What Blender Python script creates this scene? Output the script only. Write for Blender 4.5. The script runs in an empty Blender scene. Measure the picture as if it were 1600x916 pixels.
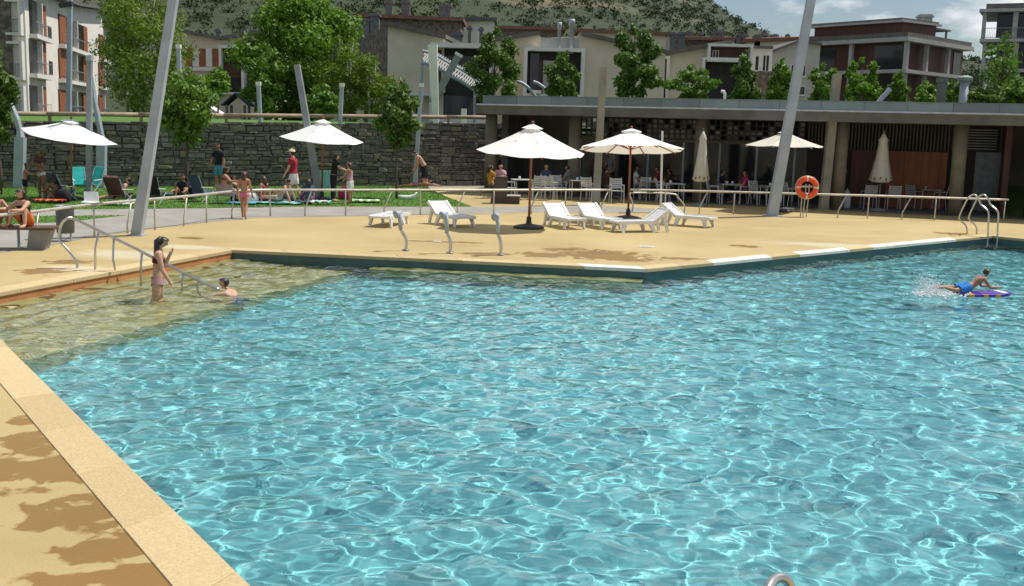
import bpy, bmesh, math, random
import numpy as np
from mathutils import Vector, Matrix
sc = bpy.context.scene
PI = math.pi
rad = math.radians
random.seed(7)
# ------------------------------------------------------------------ camera, world, sun, exposure
F = 1700.0; CZ = 2.74                       # focal length in photo pixels (1600 wide), eye height
PITCH = math.atan(262/1700); ROLL = rad(1.5)
cam = bpy.data.cameras.new('camera'); cam_ob = bpy.data.objects.new('camera', cam)
sc.collection.objects.link(cam_ob); sc.camera = cam_ob
cam.sensor_width = 36; cam.lens = 36*F/1600; cam.clip_start = .1; cam.clip_end = 6000
CAM = Matrix.Translation((0, 0, CZ)) @ Matrix.Rotation(PI/2-PITCH, 4, 'X') @ Matrix.Rotation(ROLL, 4, 'Z')
cam_ob.matrix_world = CAM
SUN = Vector((1.02, .5, 2.1)).normalized()  # towards the sun
world = bpy.data.worlds.new('World'); sc.world = world; world.use_nodes = True
def build_world():
    nt = world.node_tree; N = nt.nodes; Lk = nt.links
    bg = N['Background']; bg.inputs[1].default_value = .078
    sky = N.new('ShaderNodeTexSky'); sky.sky_type = 'NISHITA'; sky.sun_disc = False
    sky.sun_elevation = math.asin(SUN.z); sky.sun_rotation = math.atan2(SUN.x, SUN.y)
    sky.air_density = 1.0; sky.dust_density = .6; sky.ozone_density = 1.3
    tc = N.new('ShaderNodeTexCoord'); mp = N.new('ShaderNodeMapping'); mp.inputs['Scale'].default_value = (1, 1, 2.6)
    mp.inputs['Location'].default_value = (.35, .1, .12)
    n1 = N.new('ShaderNodeTexNoise'); n1.inputs['Scale'].default_value = 4.2; n1.inputs['Detail'].default_value = 9; n1.inputs['Roughness'].default_value = .58
    r1 = N.new('ShaderNodeValToRGB'); r1.color_ramp.elements[0].position = .485; r1.color_ramp.elements[1].position = .59
    n2 = N.new('ShaderNodeTexNoise'); n2.inputs['Scale'].default_value = 9; n2.inputs['Detail'].default_value = 6
    r2 = N.new('ShaderNodeValToRGB'); r2.color_ramp.elements[0].color = (8.5, 9.0, 10.0, 1); r2.color_ramp.elements[1].color = (13.5, 13.5, 13.5, 1)
    r2.color_ramp.elements[0].position = .36; r2.color_ramp.elements[1].position = .6
    mx = N.new('ShaderNodeMix'); mx.data_type = 'RGBA'
    Lk.new(tc.outputs['Generated'], mp.inputs[0]); Lk.new(mp.outputs[0], n1.inputs[0]); Lk.new(mp.outputs[0], n2.inputs[0])
    Lk.new(n1.outputs[0], r1.inputs[0]); Lk.new(n2.outputs[0], r2.inputs[0])
    Lk.new(r1.outputs[0], mx.inputs[0]); Lk.new(sky.outputs[0], mx.inputs[6]); Lk.new(r2.outputs[0], mx.inputs[7])
    Lk.new(mx.outputs[2], bg.inputs[0])
build_world()
sun = bpy.data.lights.new('sun', 'SUN'); sun.energy = 4.7; sun.angle = rad(.5); sun.color = (1, .955, .88)
sun_ob = bpy.data.objects.new('sun', sun); sc.collection.objects.link(sun_ob)
sun_ob.rotation_euler = SUN.to_track_quat('Z', 'Y').to_euler(); sun_ob.location = (20, 10, 40)
sun.cycles.is_caustics_light = True          # sunlight focused by the pool's waves
vs = sc.view_settings; vs.view_transform = 'Standard'; vs.look = 'None'; vs.exposure = 0.0; vs.gamma = 1
sc.cycles.max_bounces = 8; sc.cycles.transmission_bounces = 6; sc.cycles.transparent_max_bounces = 8
sc.cycles.sample_clamp_indirect = 8
# ------------------------------------------------------------------ pixel geometry
R3 = CAM.to_3x3()
def ray(px, py): return R3 @ Vector(((px-800)/F, -(py-458)/F, -1))
def P(px, py, z=0.0):
    d = ray(px, py); t = (z-CZ)/d.z; return Vector((0, 0, CZ))+d*t
def PY(px, py, Y):
    d = ray(px, py); return Vector((0, 0, CZ))+d*(Y/d.y)
CI = CAM.inverted()
def proj(p):
    q = CI @ Vector(p); return 800-F*q.x/q.z, 458+F*q.y/q.z
def zat(x, y, py):                            # height at which the vertical through (x, y) meets image row py
    a, b = -5., CZ+y*2.5
    for _ in range(48):
        m = (a+b)/2
        if proj((x, y, m))[1] > py: a = m
        else: b = m
    return (a+b)/2
# ------------------------------------------------------------------ materials
def rgba(c): return (c[0], c[1], c[2], 1)
MATS = {}
def M(name, c1, c2=None, scale=4., rough=.7, bump=0., bscale=None, metal=0., spec=.5, detail=5, lo=.35, hi=.65, trans=0., stretch=None, rnd=0.):
    m = bpy.data.materials.new(name); m.use_nodes = True; MATS[name] = m
    nt = m.node_tree; N = nt.nodes; L = nt.links; b = N['Principled BSDF']
    b.inputs['Base Color'].default_value = rgba(c1); b.inputs['Roughness'].default_value = rough
    b.inputs['Metallic'].default_value = metal; b.inputs['Specular IOR Level'].default_value = spec
    vec = None
    if c2 is not None or bump:
        tc = N.new('ShaderNodeTexCoord'); vec = tc.outputs['Object']
        if stretch:
            mp = N.new('ShaderNodeMapping'); mp.inputs['Scale'].default_value = stretch; L.new(vec, mp.inputs[0]); vec = mp.outputs[0]
    col = None
    if c2 is not None:
        n = N.new('ShaderNodeTexNoise'); n.inputs['Scale'].default_value = scale; n.inputs['Detail'].default_value = detail
        r = N.new('ShaderNodeValToRGB'); e = r.color_ramp.elements
        e[0].position = lo; e[1].position = hi; e[0].color = rgba(c1); e[1].color = rgba(c2)
        L.new(vec, n.inputs[0])
        if rnd:
            g = N.new('ShaderNodeNewGeometry'); oi = N.new('ShaderNodeObjectInfo'); a = N.new('ShaderNodeMath'); a.operation = 'ADD'
            fr = N.new('ShaderNodeMath'); fr.operation = 'FRACT'; mr = N.new('ShaderNodeMix'); mr.inputs[0].default_value = rnd
            L.new(g.outputs['Random Per Island'], a.inputs[0]); L.new(oi.outputs['Random'], a.inputs[1]); L.new(a.outputs[0], fr.inputs[0])
            L.new(n.outputs[0], mr.inputs[2]); L.new(fr.outputs[0], mr.inputs[3]); L.new(mr.outputs[0], r.inputs[0])
        else: L.new(n.outputs[0], r.inputs[0])
        L.new(r.outputs[0], b.inputs['Base Color']); col = r.outputs[0]
    if bump:
        n2 = N.new('ShaderNodeTexNoise'); n2.inputs['Scale'].default_value = bscale or scale*6; n2.inputs['Detail'].default_value = 6
        bp = N.new('ShaderNodeBump'); bp.inputs['Strength'].default_value = bump; bp.inputs['Distance'].default_value = .02
        L.new(vec, n2.inputs[0]); L.new(n2.outputs[0], bp.inputs['Height']); L.new(bp.outputs[0], b.inputs['Normal'])
    if trans:
        t = N.new('ShaderNodeBsdfTranslucent'); mx = N.new('ShaderNodeMixShader'); mx.inputs[0].default_value = trans
        t.inputs[0].default_value = rgba(c1)
        if col: L.new(col, t.inputs[0])
        L.new(b.outputs[0], mx.inputs[1]); L.new(t.outputs[0], mx.inputs[2]); L.new(mx.outputs[0], N['Material Output'].inputs[0])
    return m
def ramp_rnd(name, cols, rough=.85, bump=.3, bscale=20, noise=.35, nscale=3, trans=0.):   # colour picked per island / per object
    m = M(name, cols[0], cols[-1], scale=nscale, rough=rough, bump=bump, bscale=bscale, rnd=1-noise, trans=trans, lo=.1, hi=.9)
    for n in m.node_tree.nodes:
        if n.type == 'VALTORGB':
            for i, c in enumerate(cols[1:-1]):
                e = n.color_ramp.elements.new(.1+.8*(i+1)/(len(cols)-1)); e.color = rgba(c)
    return m
M('white_plastic', (.80, .80, .79), (.72, .72, .70), scale=3, rough=.35)
M('canvas', (.95, .95, .93), (.92, .92, .90), scale=2.5, rough=.9, trans=.22, bump=.1, bscale=60)
M('canvas_beige', (.80, .76, .65), (.73, .69, .58), scale=2.5, rough=.9, trans=.2, bump=.1, bscale=60)
M('steel', (.62, .61, .58), (.50, .49, .46), scale=6, rough=.28, metal=.9)
M('rail_paint', (.60, .57, .50), (.46, .43, .37), scale=5, rough=.4, metal=.35)
M('galvanised', (.42, .47, .52), (.33, .38, .43), scale=2.2, rough=.55, metal=.1, bump=.05)
M('galvanised_dull', (.29, .32, .33), (.22, .25, .26), scale=2, rough=.6, metal=.1)
M('wood_pole', (.30, .10, .045), (.20, .06, .03), scale=8, rough=.5, stretch=(1, 1, .15))
M('concrete', (.155, .15, .125), (.10, .098, .082), scale=1.4, rough=.85, bump=.25, bscale=9)
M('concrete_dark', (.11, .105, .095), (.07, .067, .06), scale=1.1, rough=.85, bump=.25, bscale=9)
M('cafe_column', (.20, .18, .125), (.14, .126, .088), scale=2, rough=.8, bump=.2, bscale=12)
M('post_weathered', (.31, .29, .225), (.23, .215, .165), scale=2, rough=.8, bump=.2, bscale=12)
M('parapet_metal', (.22, .28, .30), (.16, .20, .21), scale=1.6, rough=.4, metal=.4, rnd=.5)
M('flashing', (.75, .74, .70), (.6, .59, .55), scale=4, rough=.5)
M('render_white', (.80, .77, .69), (.72, .69, .61), scale=.7, rough=.9, bump=.1, bscale=30)
M('render_cream', (.73, .66, .50), (.64, .57, .43), scale=.6, rough=.9, bump=.1, bscale=30)
M('render_grey', (.50, .48, .42), (.42, .40, .35), scale=.6, rough=.9)
M('frame_white', (.82, .80, .74), (.72, .70, .64), scale=2, rough=.6)
M('shutter_wood', (.36, .125, .045), (.24, .075, .028), scale=3, rough=.65, stretch=(4, 4, .3))
M('brown_clad', (.10, .034, .018), (.062, .022, .012), scale=2.5, rough=.6, stretch=(5, 5, .2))
M('cafe_wood', (.27, .07, .016), (.16, .04, .011), scale=2.2, rough=.5, stretch=(5, 5, .25))
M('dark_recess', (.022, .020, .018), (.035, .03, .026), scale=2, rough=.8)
M('dark_glass', (.022, .026, .03), rough=.08, spec=.38)
M('grey_slab', (.46, .46, .44), (.38, .38, .36), scale=2, rough=.8)
M('roof_dark', (.16, .15, .135), (.11, .105, .095), scale=2, rough=.8)
M('roof_terracotta', (.27, .135, .085), (.17, .095, .07), scale=3, rough=.85, bump=.3, bscale=14)
M('chimney_grey', (.17, .175, .18), (.10, .105, .11), scale=3, rough=.7)
M('house_stone', (.095, .082, .065), (.23, .195, .145), scale=3.2, rough=.9, bump=.6, bscale=9, lo=.4, hi=.62)
ramp_rnd('wall_stone', [(.085, .085, .08), (.165, .158, .13), (.105, .105, .10), (.25, .225, .15), (.13, .127, .115), (.27, .265, .24), (.09, .088, .078), (.20, .185, .135)], bump=.6, bscale=18)
M('mortar', (.045, .043, .038), (.07, .066, .058), scale=5, rough=.95)
M('log_wood', (.38, .30, .20), (.25, .19, .13), scale=3, rough=.8, bump=.3, bscale=12)
M('coping_stone', (.62, .485, .265), (.47, .35, .175), scale=55, rough=.8, bump=.35, bscale=90, detail=8, rnd=.25)
M('coping_white', (.80, .77, .68), (.70, .66, .56), scale=14, rough=.75, bump=.2, bscale=70)
M('terracotta_riser', (.55, .23, .085), (.42, .17, .06), scale=3, rough=.7, bump=.15, bscale=20)
M('step_sand', (.50, .44, .20), (.40, .35, .155), scale=4, rough=.8)
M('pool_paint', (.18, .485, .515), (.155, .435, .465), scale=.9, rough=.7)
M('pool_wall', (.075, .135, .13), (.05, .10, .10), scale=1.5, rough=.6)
M('path_grey', (.33, .315, .275), (.265, .25, .215), scale=1.3, rough=.85, bump=.2, bscale=40)
M('kerb_pale', (.50, .47, .40), (.42, .39, .33), scale=2, rough=.85)
M('lawn_green', (.06, .15, .012), (.085, .185, .018), scale=1.6, rough=.9, bump=.5, bscale=25)
ramp_rnd('grass_blade', [(.06, .17, .008), (.10, .23, .015), (.075, .19, .012), (.12, .24, .025)], bump=0, trans=.25)
ramp_rnd('leaf_bright', [(.07, .155, .008), (.17, .32, .018), (.10, .215, .012), (.23, .37, .03)], rough=.62, bump=0, noise=.5, nscale=.7, trans=.35)
ramp_rnd('leaf_lime', [(.085, .16, .010), (.17, .26, .016), (.12, .205, .014), (.20, .28, .028)], rough=.65, bump=0, noise=.5, nscale=.8, trans=.35)
ramp_rnd('leaf_mid', [(.06, .14, .010), (.14, .26, .020), (.09, .19, .014), (.18, .30, .03)], rough=.62, bump=0, noise=.5, nscale=.8, trans=.3)
ramp_rnd('leaf_dark', [(.040, .095, .009), (.105, .19, .018), (.065, .14, .012), (.145, .23, .024)], rough=.62, bump=0, noise=.5, nscale=.8, trans=.25)
ramp_rnd('leaf_hill', [(.017, .036, .009), (.034, .060, .014), (.025, .046, .012), (.046, .068, .019)], rough=.95, bump=0, noise=.4, nscale=.02, trans=.1)
M('bark', (.13, .10, .07), (.08, .06, .045), scale=6, rough=.9, bump=.4, bscale=20)
M('bark_birch', (.72, .70, .64), (.40, .38, .34), scale=7, rough=.8, stretch=(1, 1, 4), lo=.45, hi=.7)
M('orange_buoy', (.85, .10, .02), (.75, .08, .015), scale=5, rough=.4)
M('black_plastic', (.018, .018, .02), (.03, .03, .032), scale=4, rough=.5)
M('bench_wood', (.14, .075, .05), (.09, .05, .035), scale=5, rough=.6, stretch=(.3, 3, 3))
M('bench_concrete', (.28, .29, .28), (.20, .21, .20), scale=3, rough=.85, bump=.2, bscale=25)
M('bin_metal', (.13, .155, .165), (.09, .11, .12), scale=4, rough=.45, metal=.5)
M('planter_brown', (.085, .058, .045), (.055, .038, .03), scale=2, rough=.6)
M('chair_grey', (.55, .56, .56), (.45, .46, .46), scale=4, rough=.45)
M('glass_block', (.20, .20, .175), (.06, .06, .055), scale=1.2, rough=.3, rnd=.6)  # uneven pale tone that imitates daylight behind the screen's holes
M('purple_foam', (.10, .035, .36), rough=.5); M('yellow_foam', (.75, .36, .04), rough=.5)
M('foam_white', (.85, .87, .88), rough=.3)
M('skin_tan', (.42, .22, .13), (.36, .18, .105), scale=9, rough=.55)
M('skin_fair', (.58, .34, .23), (.52, .29, .19), scale=9, rough=.55)
M('skin_deep', (.26, .13, .075), (.22, .105, .06), scale=9, rough=.55)
M('hair_dark', (.018, .012, .009), (.03, .02, .014), scale=14, rough=.45)
M('hair_brown', (.075, .038, .02), (.05, .026, .014), scale=14, rough=.45)
M('eye_dark', (.02, .015, .012), rough=.3); M('lips', (.40, .13, .11), rough=.5)
def cloth(n, c, k=.75): return M(n, c, tuple(v*k for v in c), scale=7, rough=.9, bump=.3, bscale=25)
for n, c in dict(cloth_navy=(.015, .018, .035), cloth_blue=(.09, .36, .55), cloth_cobalt=(.02, .24, .72), cloth_red=(.36, .02, .035), cloth_white=(.78, .77, .74), cloth_black=(.014, .014, .016),
                 cloth_pink=(.72, .20, .38), cloth_rose=(.62, .34, .36), cloth_orange=(.80, .19, .04), cloth_teal=(.03, .46, .44), cloth_aqua=(.28, .62, .62), cloth_purple=(.13, .05, .16),
                 cloth_cream=(.72, .62, .40), cloth_brown=(.075, .032, .02), cloth_yellow=(.62, .55, .10), cloth_green=(.35, .60, .28), cloth_denim=(.06, .09, .17), cloth_grey=(.22, .23, .25),
                 cloth_magenta=(.55, .03, .16), cloth_mustard=(.45, .26, .03), cloth_maroon=(.12, .015, .02)).items(): cloth(n, c)
# ------------------------------------------------------------------ mesh builder and object helpers
class MB:
    def __init__(s): s.v = []; s.f = []; s.m = []; s.mi = 0
    def add(s, vs, fs):
        o = len(s.v); s.v += [tuple(v) for v in vs]; s.f += [tuple(i+o for i in f) for f in fs]; s.m += [s.mi]*len(fs); return s
    def box(s, x0, x1, y0, y1, z0, z1):
        return s.add([(x0, y0, z0), (x1, y0, z0), (x1, y1, z0), (x0, y1, z0), (x0, y0, z1), (x1, y0, z1), (x1, y1, z1), (x0, y1, z1)],
                     [(0, 3, 2, 1), (4, 5, 6, 7), (0, 1, 5, 4), (1, 2, 6, 5), (2, 3, 7, 6), (3, 0, 4, 7)])
    def bar(s, a, b, w, h=None, w2=None, h2=None, up=(0, 0, 1)):      # box beam from a to b, tapering
        a = Vector(a); b = Vector(b); h = h or w; w2 = w2 or w; h2 = h2 or h
        d = (b-a).normalized(); u = Vector(up)
        if abs(d.dot(u)) > .97: u = Vector((0, 1, 0))
        x = d.cross(u).normalized(); y = x.cross(d).normalized(); q = []
        for c, ww, hh in ((a, w, h), (b, w2, h2)):
            for sx, sy in ((-1, -1), (1, -1), (1, 1), (-1, 1)): q.append(c+x*(sx*ww/2)+y*(sy*hh/2))
        return s.add(q, [(0, 3, 2, 1), (4, 5, 6, 7), (0, 1, 5, 4), (1, 2, 6, 5), (2, 3, 7, 6), (3, 0, 4, 7)])
    def tube(s, pts, r, n=8, caps=True, flat=1.0):
        pts = [Vector(p) for p in pts]; rs = r if isinstance(r, (list, tuple)) else [r]*len(pts)
        x = None; rings = []
        for i, p in enumerate(pts):
            d = (pts[min(i+1, len(pts)-1)]-pts[max(i-1, 0)]).normalized()
            if x is None:
                x = d.cross(Vector((0, 0, 1)));
                if x.length < .1: x = d.cross(Vector((0, 1, 0)))
            x = (x-d*x.dot(d)).normalized(); y = d.cross(x)
            rings.append([p+(x*math.cos(2*PI*k/n)+y*math.sin(2*PI*k/n)*flat)*rs[i] for k in range(n)])
        vs = [v for R_ in rings for v in R_]; fs = []
        for i in range(len(pts)-1):
            for k in range(n): fs.append((i*n+k, i*n+(k+1) % n, (i+1)*n+(k+1) % n, (i+1)*n+k))
        if caps: fs += [tuple(range(n))[::-1], tuple(range((len(pts)-1)*n, len(pts)*n))]
        return s.add(vs, fs)
    def lathe(s, prof, n=16, c=(0, 0, 0), ph=0.):
        vs = []; fs = []
        for r, z in prof:
            for k in range(n):
                a = 2*PI*k/n+ph; vs.append((c[0]+r*math.cos(a), c[1]+r*math.sin(a), c[2]+z))
        for i in range(len(prof)-1):
            for k in range(n): fs.append((i*n+k, i*n+(k+1) % n, (i+1)*n+(k+1) % n, (i+1)*n+k))
        fs += [tuple(range(n))[::-1], tuple(range((len(prof)-1)*n, len(prof)*n))]
        return s.add(vs, fs)
    def torus(s, c, R_, r, ax=(0, 1, 0), n=28, k=10, a0=0., a1=2*PI):
        ax = Vector(ax).normalized(); x = ax.cross(Vector((0, 0, 1)))
        if x.length < .1: x = Vector((1, 0, 0))
        x.normalize(); y = ax.cross(x); c = Vector(c); full = abs(a1-a0-2*PI) < 1e-6
        nn = n if full else n+1; vs = []; fs = []
        for i in range(nn):
            a = a0+(a1-a0)*i/n; d = x*math.cos(a)+y*math.sin(a)
            for j in range(k):
                b = 2*PI*j/k; vs.append(c+d*(R_+r*math.cos(b))+ax*(r*math.sin(b)))
        for i in range(n):
            for j in range(k):
                i2 = (i+1) % nn; fs.append((i*k+j, i*k+(j+1) % k, i2*k+(j+1) % k, i2*k+j))
        return s.add(vs, fs)
    def prism(s, poly, axis_pts):                                    # polygon given as list of 3d points, extruded by vector
        e = Vector(axis_pts); n = len(poly); vs = [Vector(p) for p in poly]+[Vector(p)+e for p in poly]
        return s.add(vs, [tuple(range(n))[::-1], tuple(range(n, 2*n))]+[(i, (i+1) % n, n+(i+1) % n, n+i) for i in range(n)])
    def blob(s, c, rx, ry=None, rz=None, n=8, k=6, jit=0.):
        ry = ry or rx; rz = rz or rx; c = Vector(c); vs = [c+Vector((0, 0, -rz))]; fs = []
        for i in range(1, k):
            th = -PI/2+PI*i/k
            for j in range(n):
                q = 1+random.uniform(-jit, jit); a = 2*PI*j/n
                vs.append(c+Vector((rx*math.cos(th)*math.cos(a)*q, ry*math.cos(th)*math.sin(a)*q, rz*math.sin(th)*q)))
        vs.append(c+Vector((0, 0, rz))); top = len(vs)-1
        for j in range(n):
            fs.append((0, 1+(j+1) % n, 1+j)); fs.append((top, top-n+j, top-n+(j+1) % n))
        for i in range(k-2):
            for j in range(n): fs.append((1+i*n+j, 1+i*n+(j+1) % n, 1+(i+1)*n+(j+1) % n, 1+(i+1)*n+j))
        return s.add(vs, fs)
    def build(s, name, mats, parent=None, smooth=False, local=False):
        me = bpy.data.meshes.new(name); v = s.v
        if parent is not None and not local:
            o = root_loc(parent); v = [(a-o[0], b-o[1], c-o[2]) for a, b, c in v]
        me.from_pydata(v, [], s.f)
        for m in (mats if isinstance(mats, (list, tuple)) else [mats]): me.materials.append(MATS[m])
        if any(s.m): me.polygons.foreach_set('material_index', s.m)
        if smooth: me.polygons.foreach_set('use_smooth', [True]*len(s.f))
        bm = bmesh.new(); bm.from_mesh(me); bmesh.ops.recalc_face_normals(bm, faces=bm.faces[:]); bm.to_mesh(me); bm.free()
        ob = bpy.data.objects.new(name, me); sc.collection.objects.link(ob)
        if parent is not None: ob.parent = parent
        return ob
def root_loc(o):
    while o.parent is not None: o = o.parent
    return tuple(o.location)
def tag(o, label=None, cat=None, group=None, kind=None):
    if label: o['label'] = label
    if cat: o['category'] = cat
    if group: o['group'] = group
    if kind: o['kind'] = kind
    return o
def thing(name, label, cat, loc=(0, 0, 0), rz=0., group=None):
    o = bpy.data.objects.new(name, None); sc.collection.objects.link(o); o.location = loc; o.rotation_euler = (0, 0, rz)
    o.empty_display_size = .2
    return tag(o, label, cat, group)
KIDS = {}
def copy_tree(o, loc=None, rz=None, label=None, scale=None):
    def rec(a, par):
        c = a.copy(); sc.collection.objects.link(c)
        if par is not None: c.parent = par
        for ch in a.children: rec(ch, c)
        return c
    c = rec(o, None)
    if loc is not None: c.location = loc
    if rz is not None: c.rotation_euler = (0, 0, rz)
    if label: c['label'] = label
    if scale: c.scale = scale
    return c
def struct(o): o['kind'] = 'structure'; return o
def receiver(o): o.cycles.is_caustics_receiver = True; return o
def fast_mesh(name, v, f, mat, smooth=False):
    v = np.asarray(v, np.float32); f = np.asarray(f, np.int32); k = f.shape[1]
    me = bpy.data.meshes.new(name); me.vertices.add(len(v)); me.vertices.foreach_set('co', v.ravel())
    me.loops.add(f.size); me.loops.foreach_set('vertex_index', f.ravel()); me.polygons.add(len(f))
    me.polygons.foreach_set('loop_start', np.arange(0, f.size, k, dtype=np.int32))
    if smooth: me.polygons.foreach_set('use_smooth', np.ones(len(f), bool))
    me.materials.append(MATS[mat]); me.update(calc_edges=True); me.validate()
    ob = bpy.data.objects.new(name, me); sc.collection.objects.link(ob); return ob
def sheet_hole(name, outer, hole, z, mat):                            # flat sheet with a polygonal hole
    from mathutils.geometry import delaunay_2d_cdt
    pts = [Vector((p[0], p[1])) for p in outer]+[Vector((p[0], p[1])) for p in hole]; n, h = len(outer), len(hole)
    ed = [(i, (i+1) % n) for i in range(n)]+[(n+i, n+(i+1) % h) for i in range(h)]
    v, e, f, *_ = delaunay_2d_cdt(pts, ed, [], 1, 1e-5)
    def inside(q):
        c = False
        for i in range(h):
            a, b = hole[i], hole[i-1]
            if (a[1] > q[1]) != (b[1] > q[1]) and q[0] < (b[0]-a[0])*(q[1]-a[1])/(b[1]-a[1])+a[0]: c = not c
        return c
    fs = [t for t in f if not inside(sum((v[i] for i in t), Vector((0, 0)))/len(t))]
    mb = MB(); mb.add([(p.x, p.y, z) for p in v], fs); o = mb.build(name, mat); return o
# ------------------------------------------------------------------ the pool
WZ = -0.17
POOL = [Vector(p) for p in ((-8.1, 15.7), (-5.9, 22.67), (2.64, 21.3), (13.51, 30.66), (22, 19.8), (19.0, 15.83), (.5, 3.13))]
NP = len(POOL)
def off_poly(poly, d):                       # offset outwards (poly runs clockwise seen from above)
    out = []; n = len(poly)
    for i in range(n):
        a, b, c = poly[i-1], poly[i], poly[(i+1) % n]
        e1 = (b-a).normalized(); e2 = (c-b).normalized(); n1 = Vector((-e1.y, e1.x)); n2 = Vector((-e2.y, e2.x))
        m = (n1+n2).normalized(); out.append(b+m*(d/max(.3, m.dot(n1))))
    return out
def deck_material():
    m = M('deck', (.505, .395, .185), (.43, .33, .145), scale=.55, rough=.8, bump=.25, bscale=45, detail=7, lo=.3, hi=.7)
    nt = m.node_tree; N = nt.nodes; L = nt.links; b = N['Principled BSDF']
    tc = N.new('ShaderNodeTexCoord'); nz = N.new('ShaderNodeTexNoise'); nz.inputs['Scale'].default_value = 1.5; nz.inputs['Detail'].default_value = 2.5
    L.new(tc.outputs['Object'], nz.inputs[0])
    def blobs(lst):
        acc = None
        for cx, cy, rx, ry, rot in lst:
            mp = N.new('ShaderNodeMapping'); mp.vector_type = 'TEXTURE'; mp.inputs['Location'].default_value = (cx, cy, 0)
            mp.inputs['Rotation'].default_value = (0, 0, rad(rot)); mp.inputs['Scale'].default_value = (rx, ry, 1e3)
            ln = N.new('ShaderNodeVectorMath'); ln.operation = 'LENGTH'; s = N.new('ShaderNodeMath'); s.operation = 'SUBTRACT'; s.inputs[0].default_value = 1
            L.new(tc.outputs['Object'], mp.inputs[0]); L.new(mp.outputs[0], ln.inputs[0]); L.new(ln.outputs['Value'], s.inputs[1])
            if acc is None: acc = s.outputs[0]
            else:
                q = N.new('ShaderNodeMath'); q.operation = 'MAXIMUM'; L.new(acc, q.inputs[0]); L.new(s.outputs[0], q.inputs[1]); acc = q.outputs[0]
        return acc
    def mask(acc, amt, lo, hi, nscale):
        n = N.new('ShaderNodeTexNoise'); n.inputs['Scale'].default_value = nscale; n.inputs['Detail'].default_value = 4; n.inputs['Distortion'].default_value = .4; L.new(tc.outputs['Object'], n.inputs[0])
        a = N.new('ShaderNodeMath'); a.operation = 'MULTIPLY_ADD'; a.inputs[1].default_value = amt; L.new(n.outputs[0], a.inputs[0]); L.new(acc, a.inputs[2])
        r = N.new('ShaderNodeMapRange'); r.inputs[1].default_value = lo; r.inputs[2].default_value = hi; L.new(a.outputs[0], r.inputs[0]); return r.outputs[0]
    def pg(px, py): q = P(px, py); return q.x, q.y
    wet = []
    for px, py, rx, ry in ((85, 735, .75, .55), (135, 800, .55, .5), (50, 690, .5, .4), (175, 855, .4, .4), (60, 655, .3, .25), (215, 905, .4, .35), (120, 905, .45, .22), (20, 735, .5, .3)):
        wet.append((*pg(px, py), rx, ry, 20))
    for px, py, rx, ry in ((935, 398, 1.3, 1.2), (850, 398, .8, .6), (1165, 385, .5, .42), (1060, 404, .7, .3), (885, 390, .7, .5), (755, 397, .7, .4), (980, 406, .8, .5),
                           (70, 424, .55, .5), (110, 410, .5, .45), (1490, 365, .7, .45), (380, 341, .25, .2), (690, 378, 1.2, .22), (300, 372, .35, .3), (820, 352, .4, .1)):
        wet.append((*pg(px, py), rx, ry, 0))
    wm = mask(blobs(wet), 2.3, 1.34, 1.50, 3.9)
    pale = [(*pg(x, y), rx, ry, -15) for x, y, rx, ry in ((200, 398, 1.2, .8), (120, 420, .8, .45), (290, 386, .9, .45), (1330, 385, 2.2, .7))]
    pm = mask(blobs(pale), .9, .35, .95, 2.2)
    base = b.inputs['Base Color'].links[0].from_socket
    m1 = N.new('ShaderNodeMix'); m1.data_type = 'RGBA'; m1.inputs[7].default_value = (.60, .53, .36, 1); L.new(pm, m1.inputs[0]); L.new(base, m1.inputs[6])
    m2 = N.new('ShaderNodeMix'); m2.data_type = 'RGBA'; m2.blend_type = 'MULTIPLY'; m2.inputs[7].default_value = (.62, .45, .20, 1); L.new(wm, m2.inputs[0]); L.new(m1.outputs[2], m2.inputs[6])
    # broad weathering
    n3 = N.new('ShaderNodeTexNoise'); n3.inputs['Scale'].default_value = .22; n3.inputs['Detail'].default_value = 6; L.new(tc.outputs['Object'], n3.inputs[0])
    r3 = N.new('ShaderNodeValToRGB'); r3.color_ramp.elements[0].position = .35; r3.color_ramp.elements[0].color = (.86, .84, .80, 1); r3.color_ramp.elements[1].position = .7; r3.color_ramp.elements[1].color = (1.06, 1.06, 1.08, 1)
    L.new(n3.outputs[0], r3.inputs[0])
    m3 = N.new('ShaderNodeMix'); m3.data_type = 'RGBA'; m3.blend_type = 'MULTIPLY'; m3.inputs[0].default_value = 1; L.new(m2.outputs[2], m3.inputs[6]); L.new(r3.outputs[0], m3.inputs[7])
    L.new(m3.outputs[2], b.inputs['Base Color'])
    rr = N.new('ShaderNodeMapRange'); rr.inputs[3].default_value = .8; rr.inputs[4].default_value = .38; L.new(wm, rr.inputs[0]); L.new(rr.outputs[0], b.inputs['Roughness'])
deck_material()
OUT37 = off_poly(POOL, .37)
struct(sheet_hole('ground', [(-900, -60), (-900, 1200), (900, 1200), (900, -60)], off_poly(POOL, .10), -.012, 'path_grey'))
DECK = [(-40, -12), (-40, 20)]+[tuple(P(x, y).xy) for x, y in ((-60, 404), (75, 384), (145, 370), (240, 357), (320, 348))]+[(-7.5, 42), (-3, 47.5), (8, 52), (30, 45), (40, 20), (40, -12)]
struct(sheet_hole('pool_deck', DECK, off_poly(POOL, .12), 0.0, 'deck'))
def flat(name, pts, z, mat):
    mb = MB(); mb.add([(p[0], p[1], z) for p in pts], [tuple(range(len(pts)))]); return mb.build(name, mat)
PATH = [(-420, 452), (-60, 404), (75, 384), (145, 370), (240, 357), (320, 348), (400, 341), (500, 339), (600, 337), (840, 332), (1000, 333), (1090, 331), (980, 324), (900, 320), (860, 323), (737, 323.5), (480, 323.5), (400, 324.5), (228, 326.5), (-60, 329.5), (-420, 333)]
struct(flat('path', [P(x, y) for x, y in PATH], .004, 'path_grey'))
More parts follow.
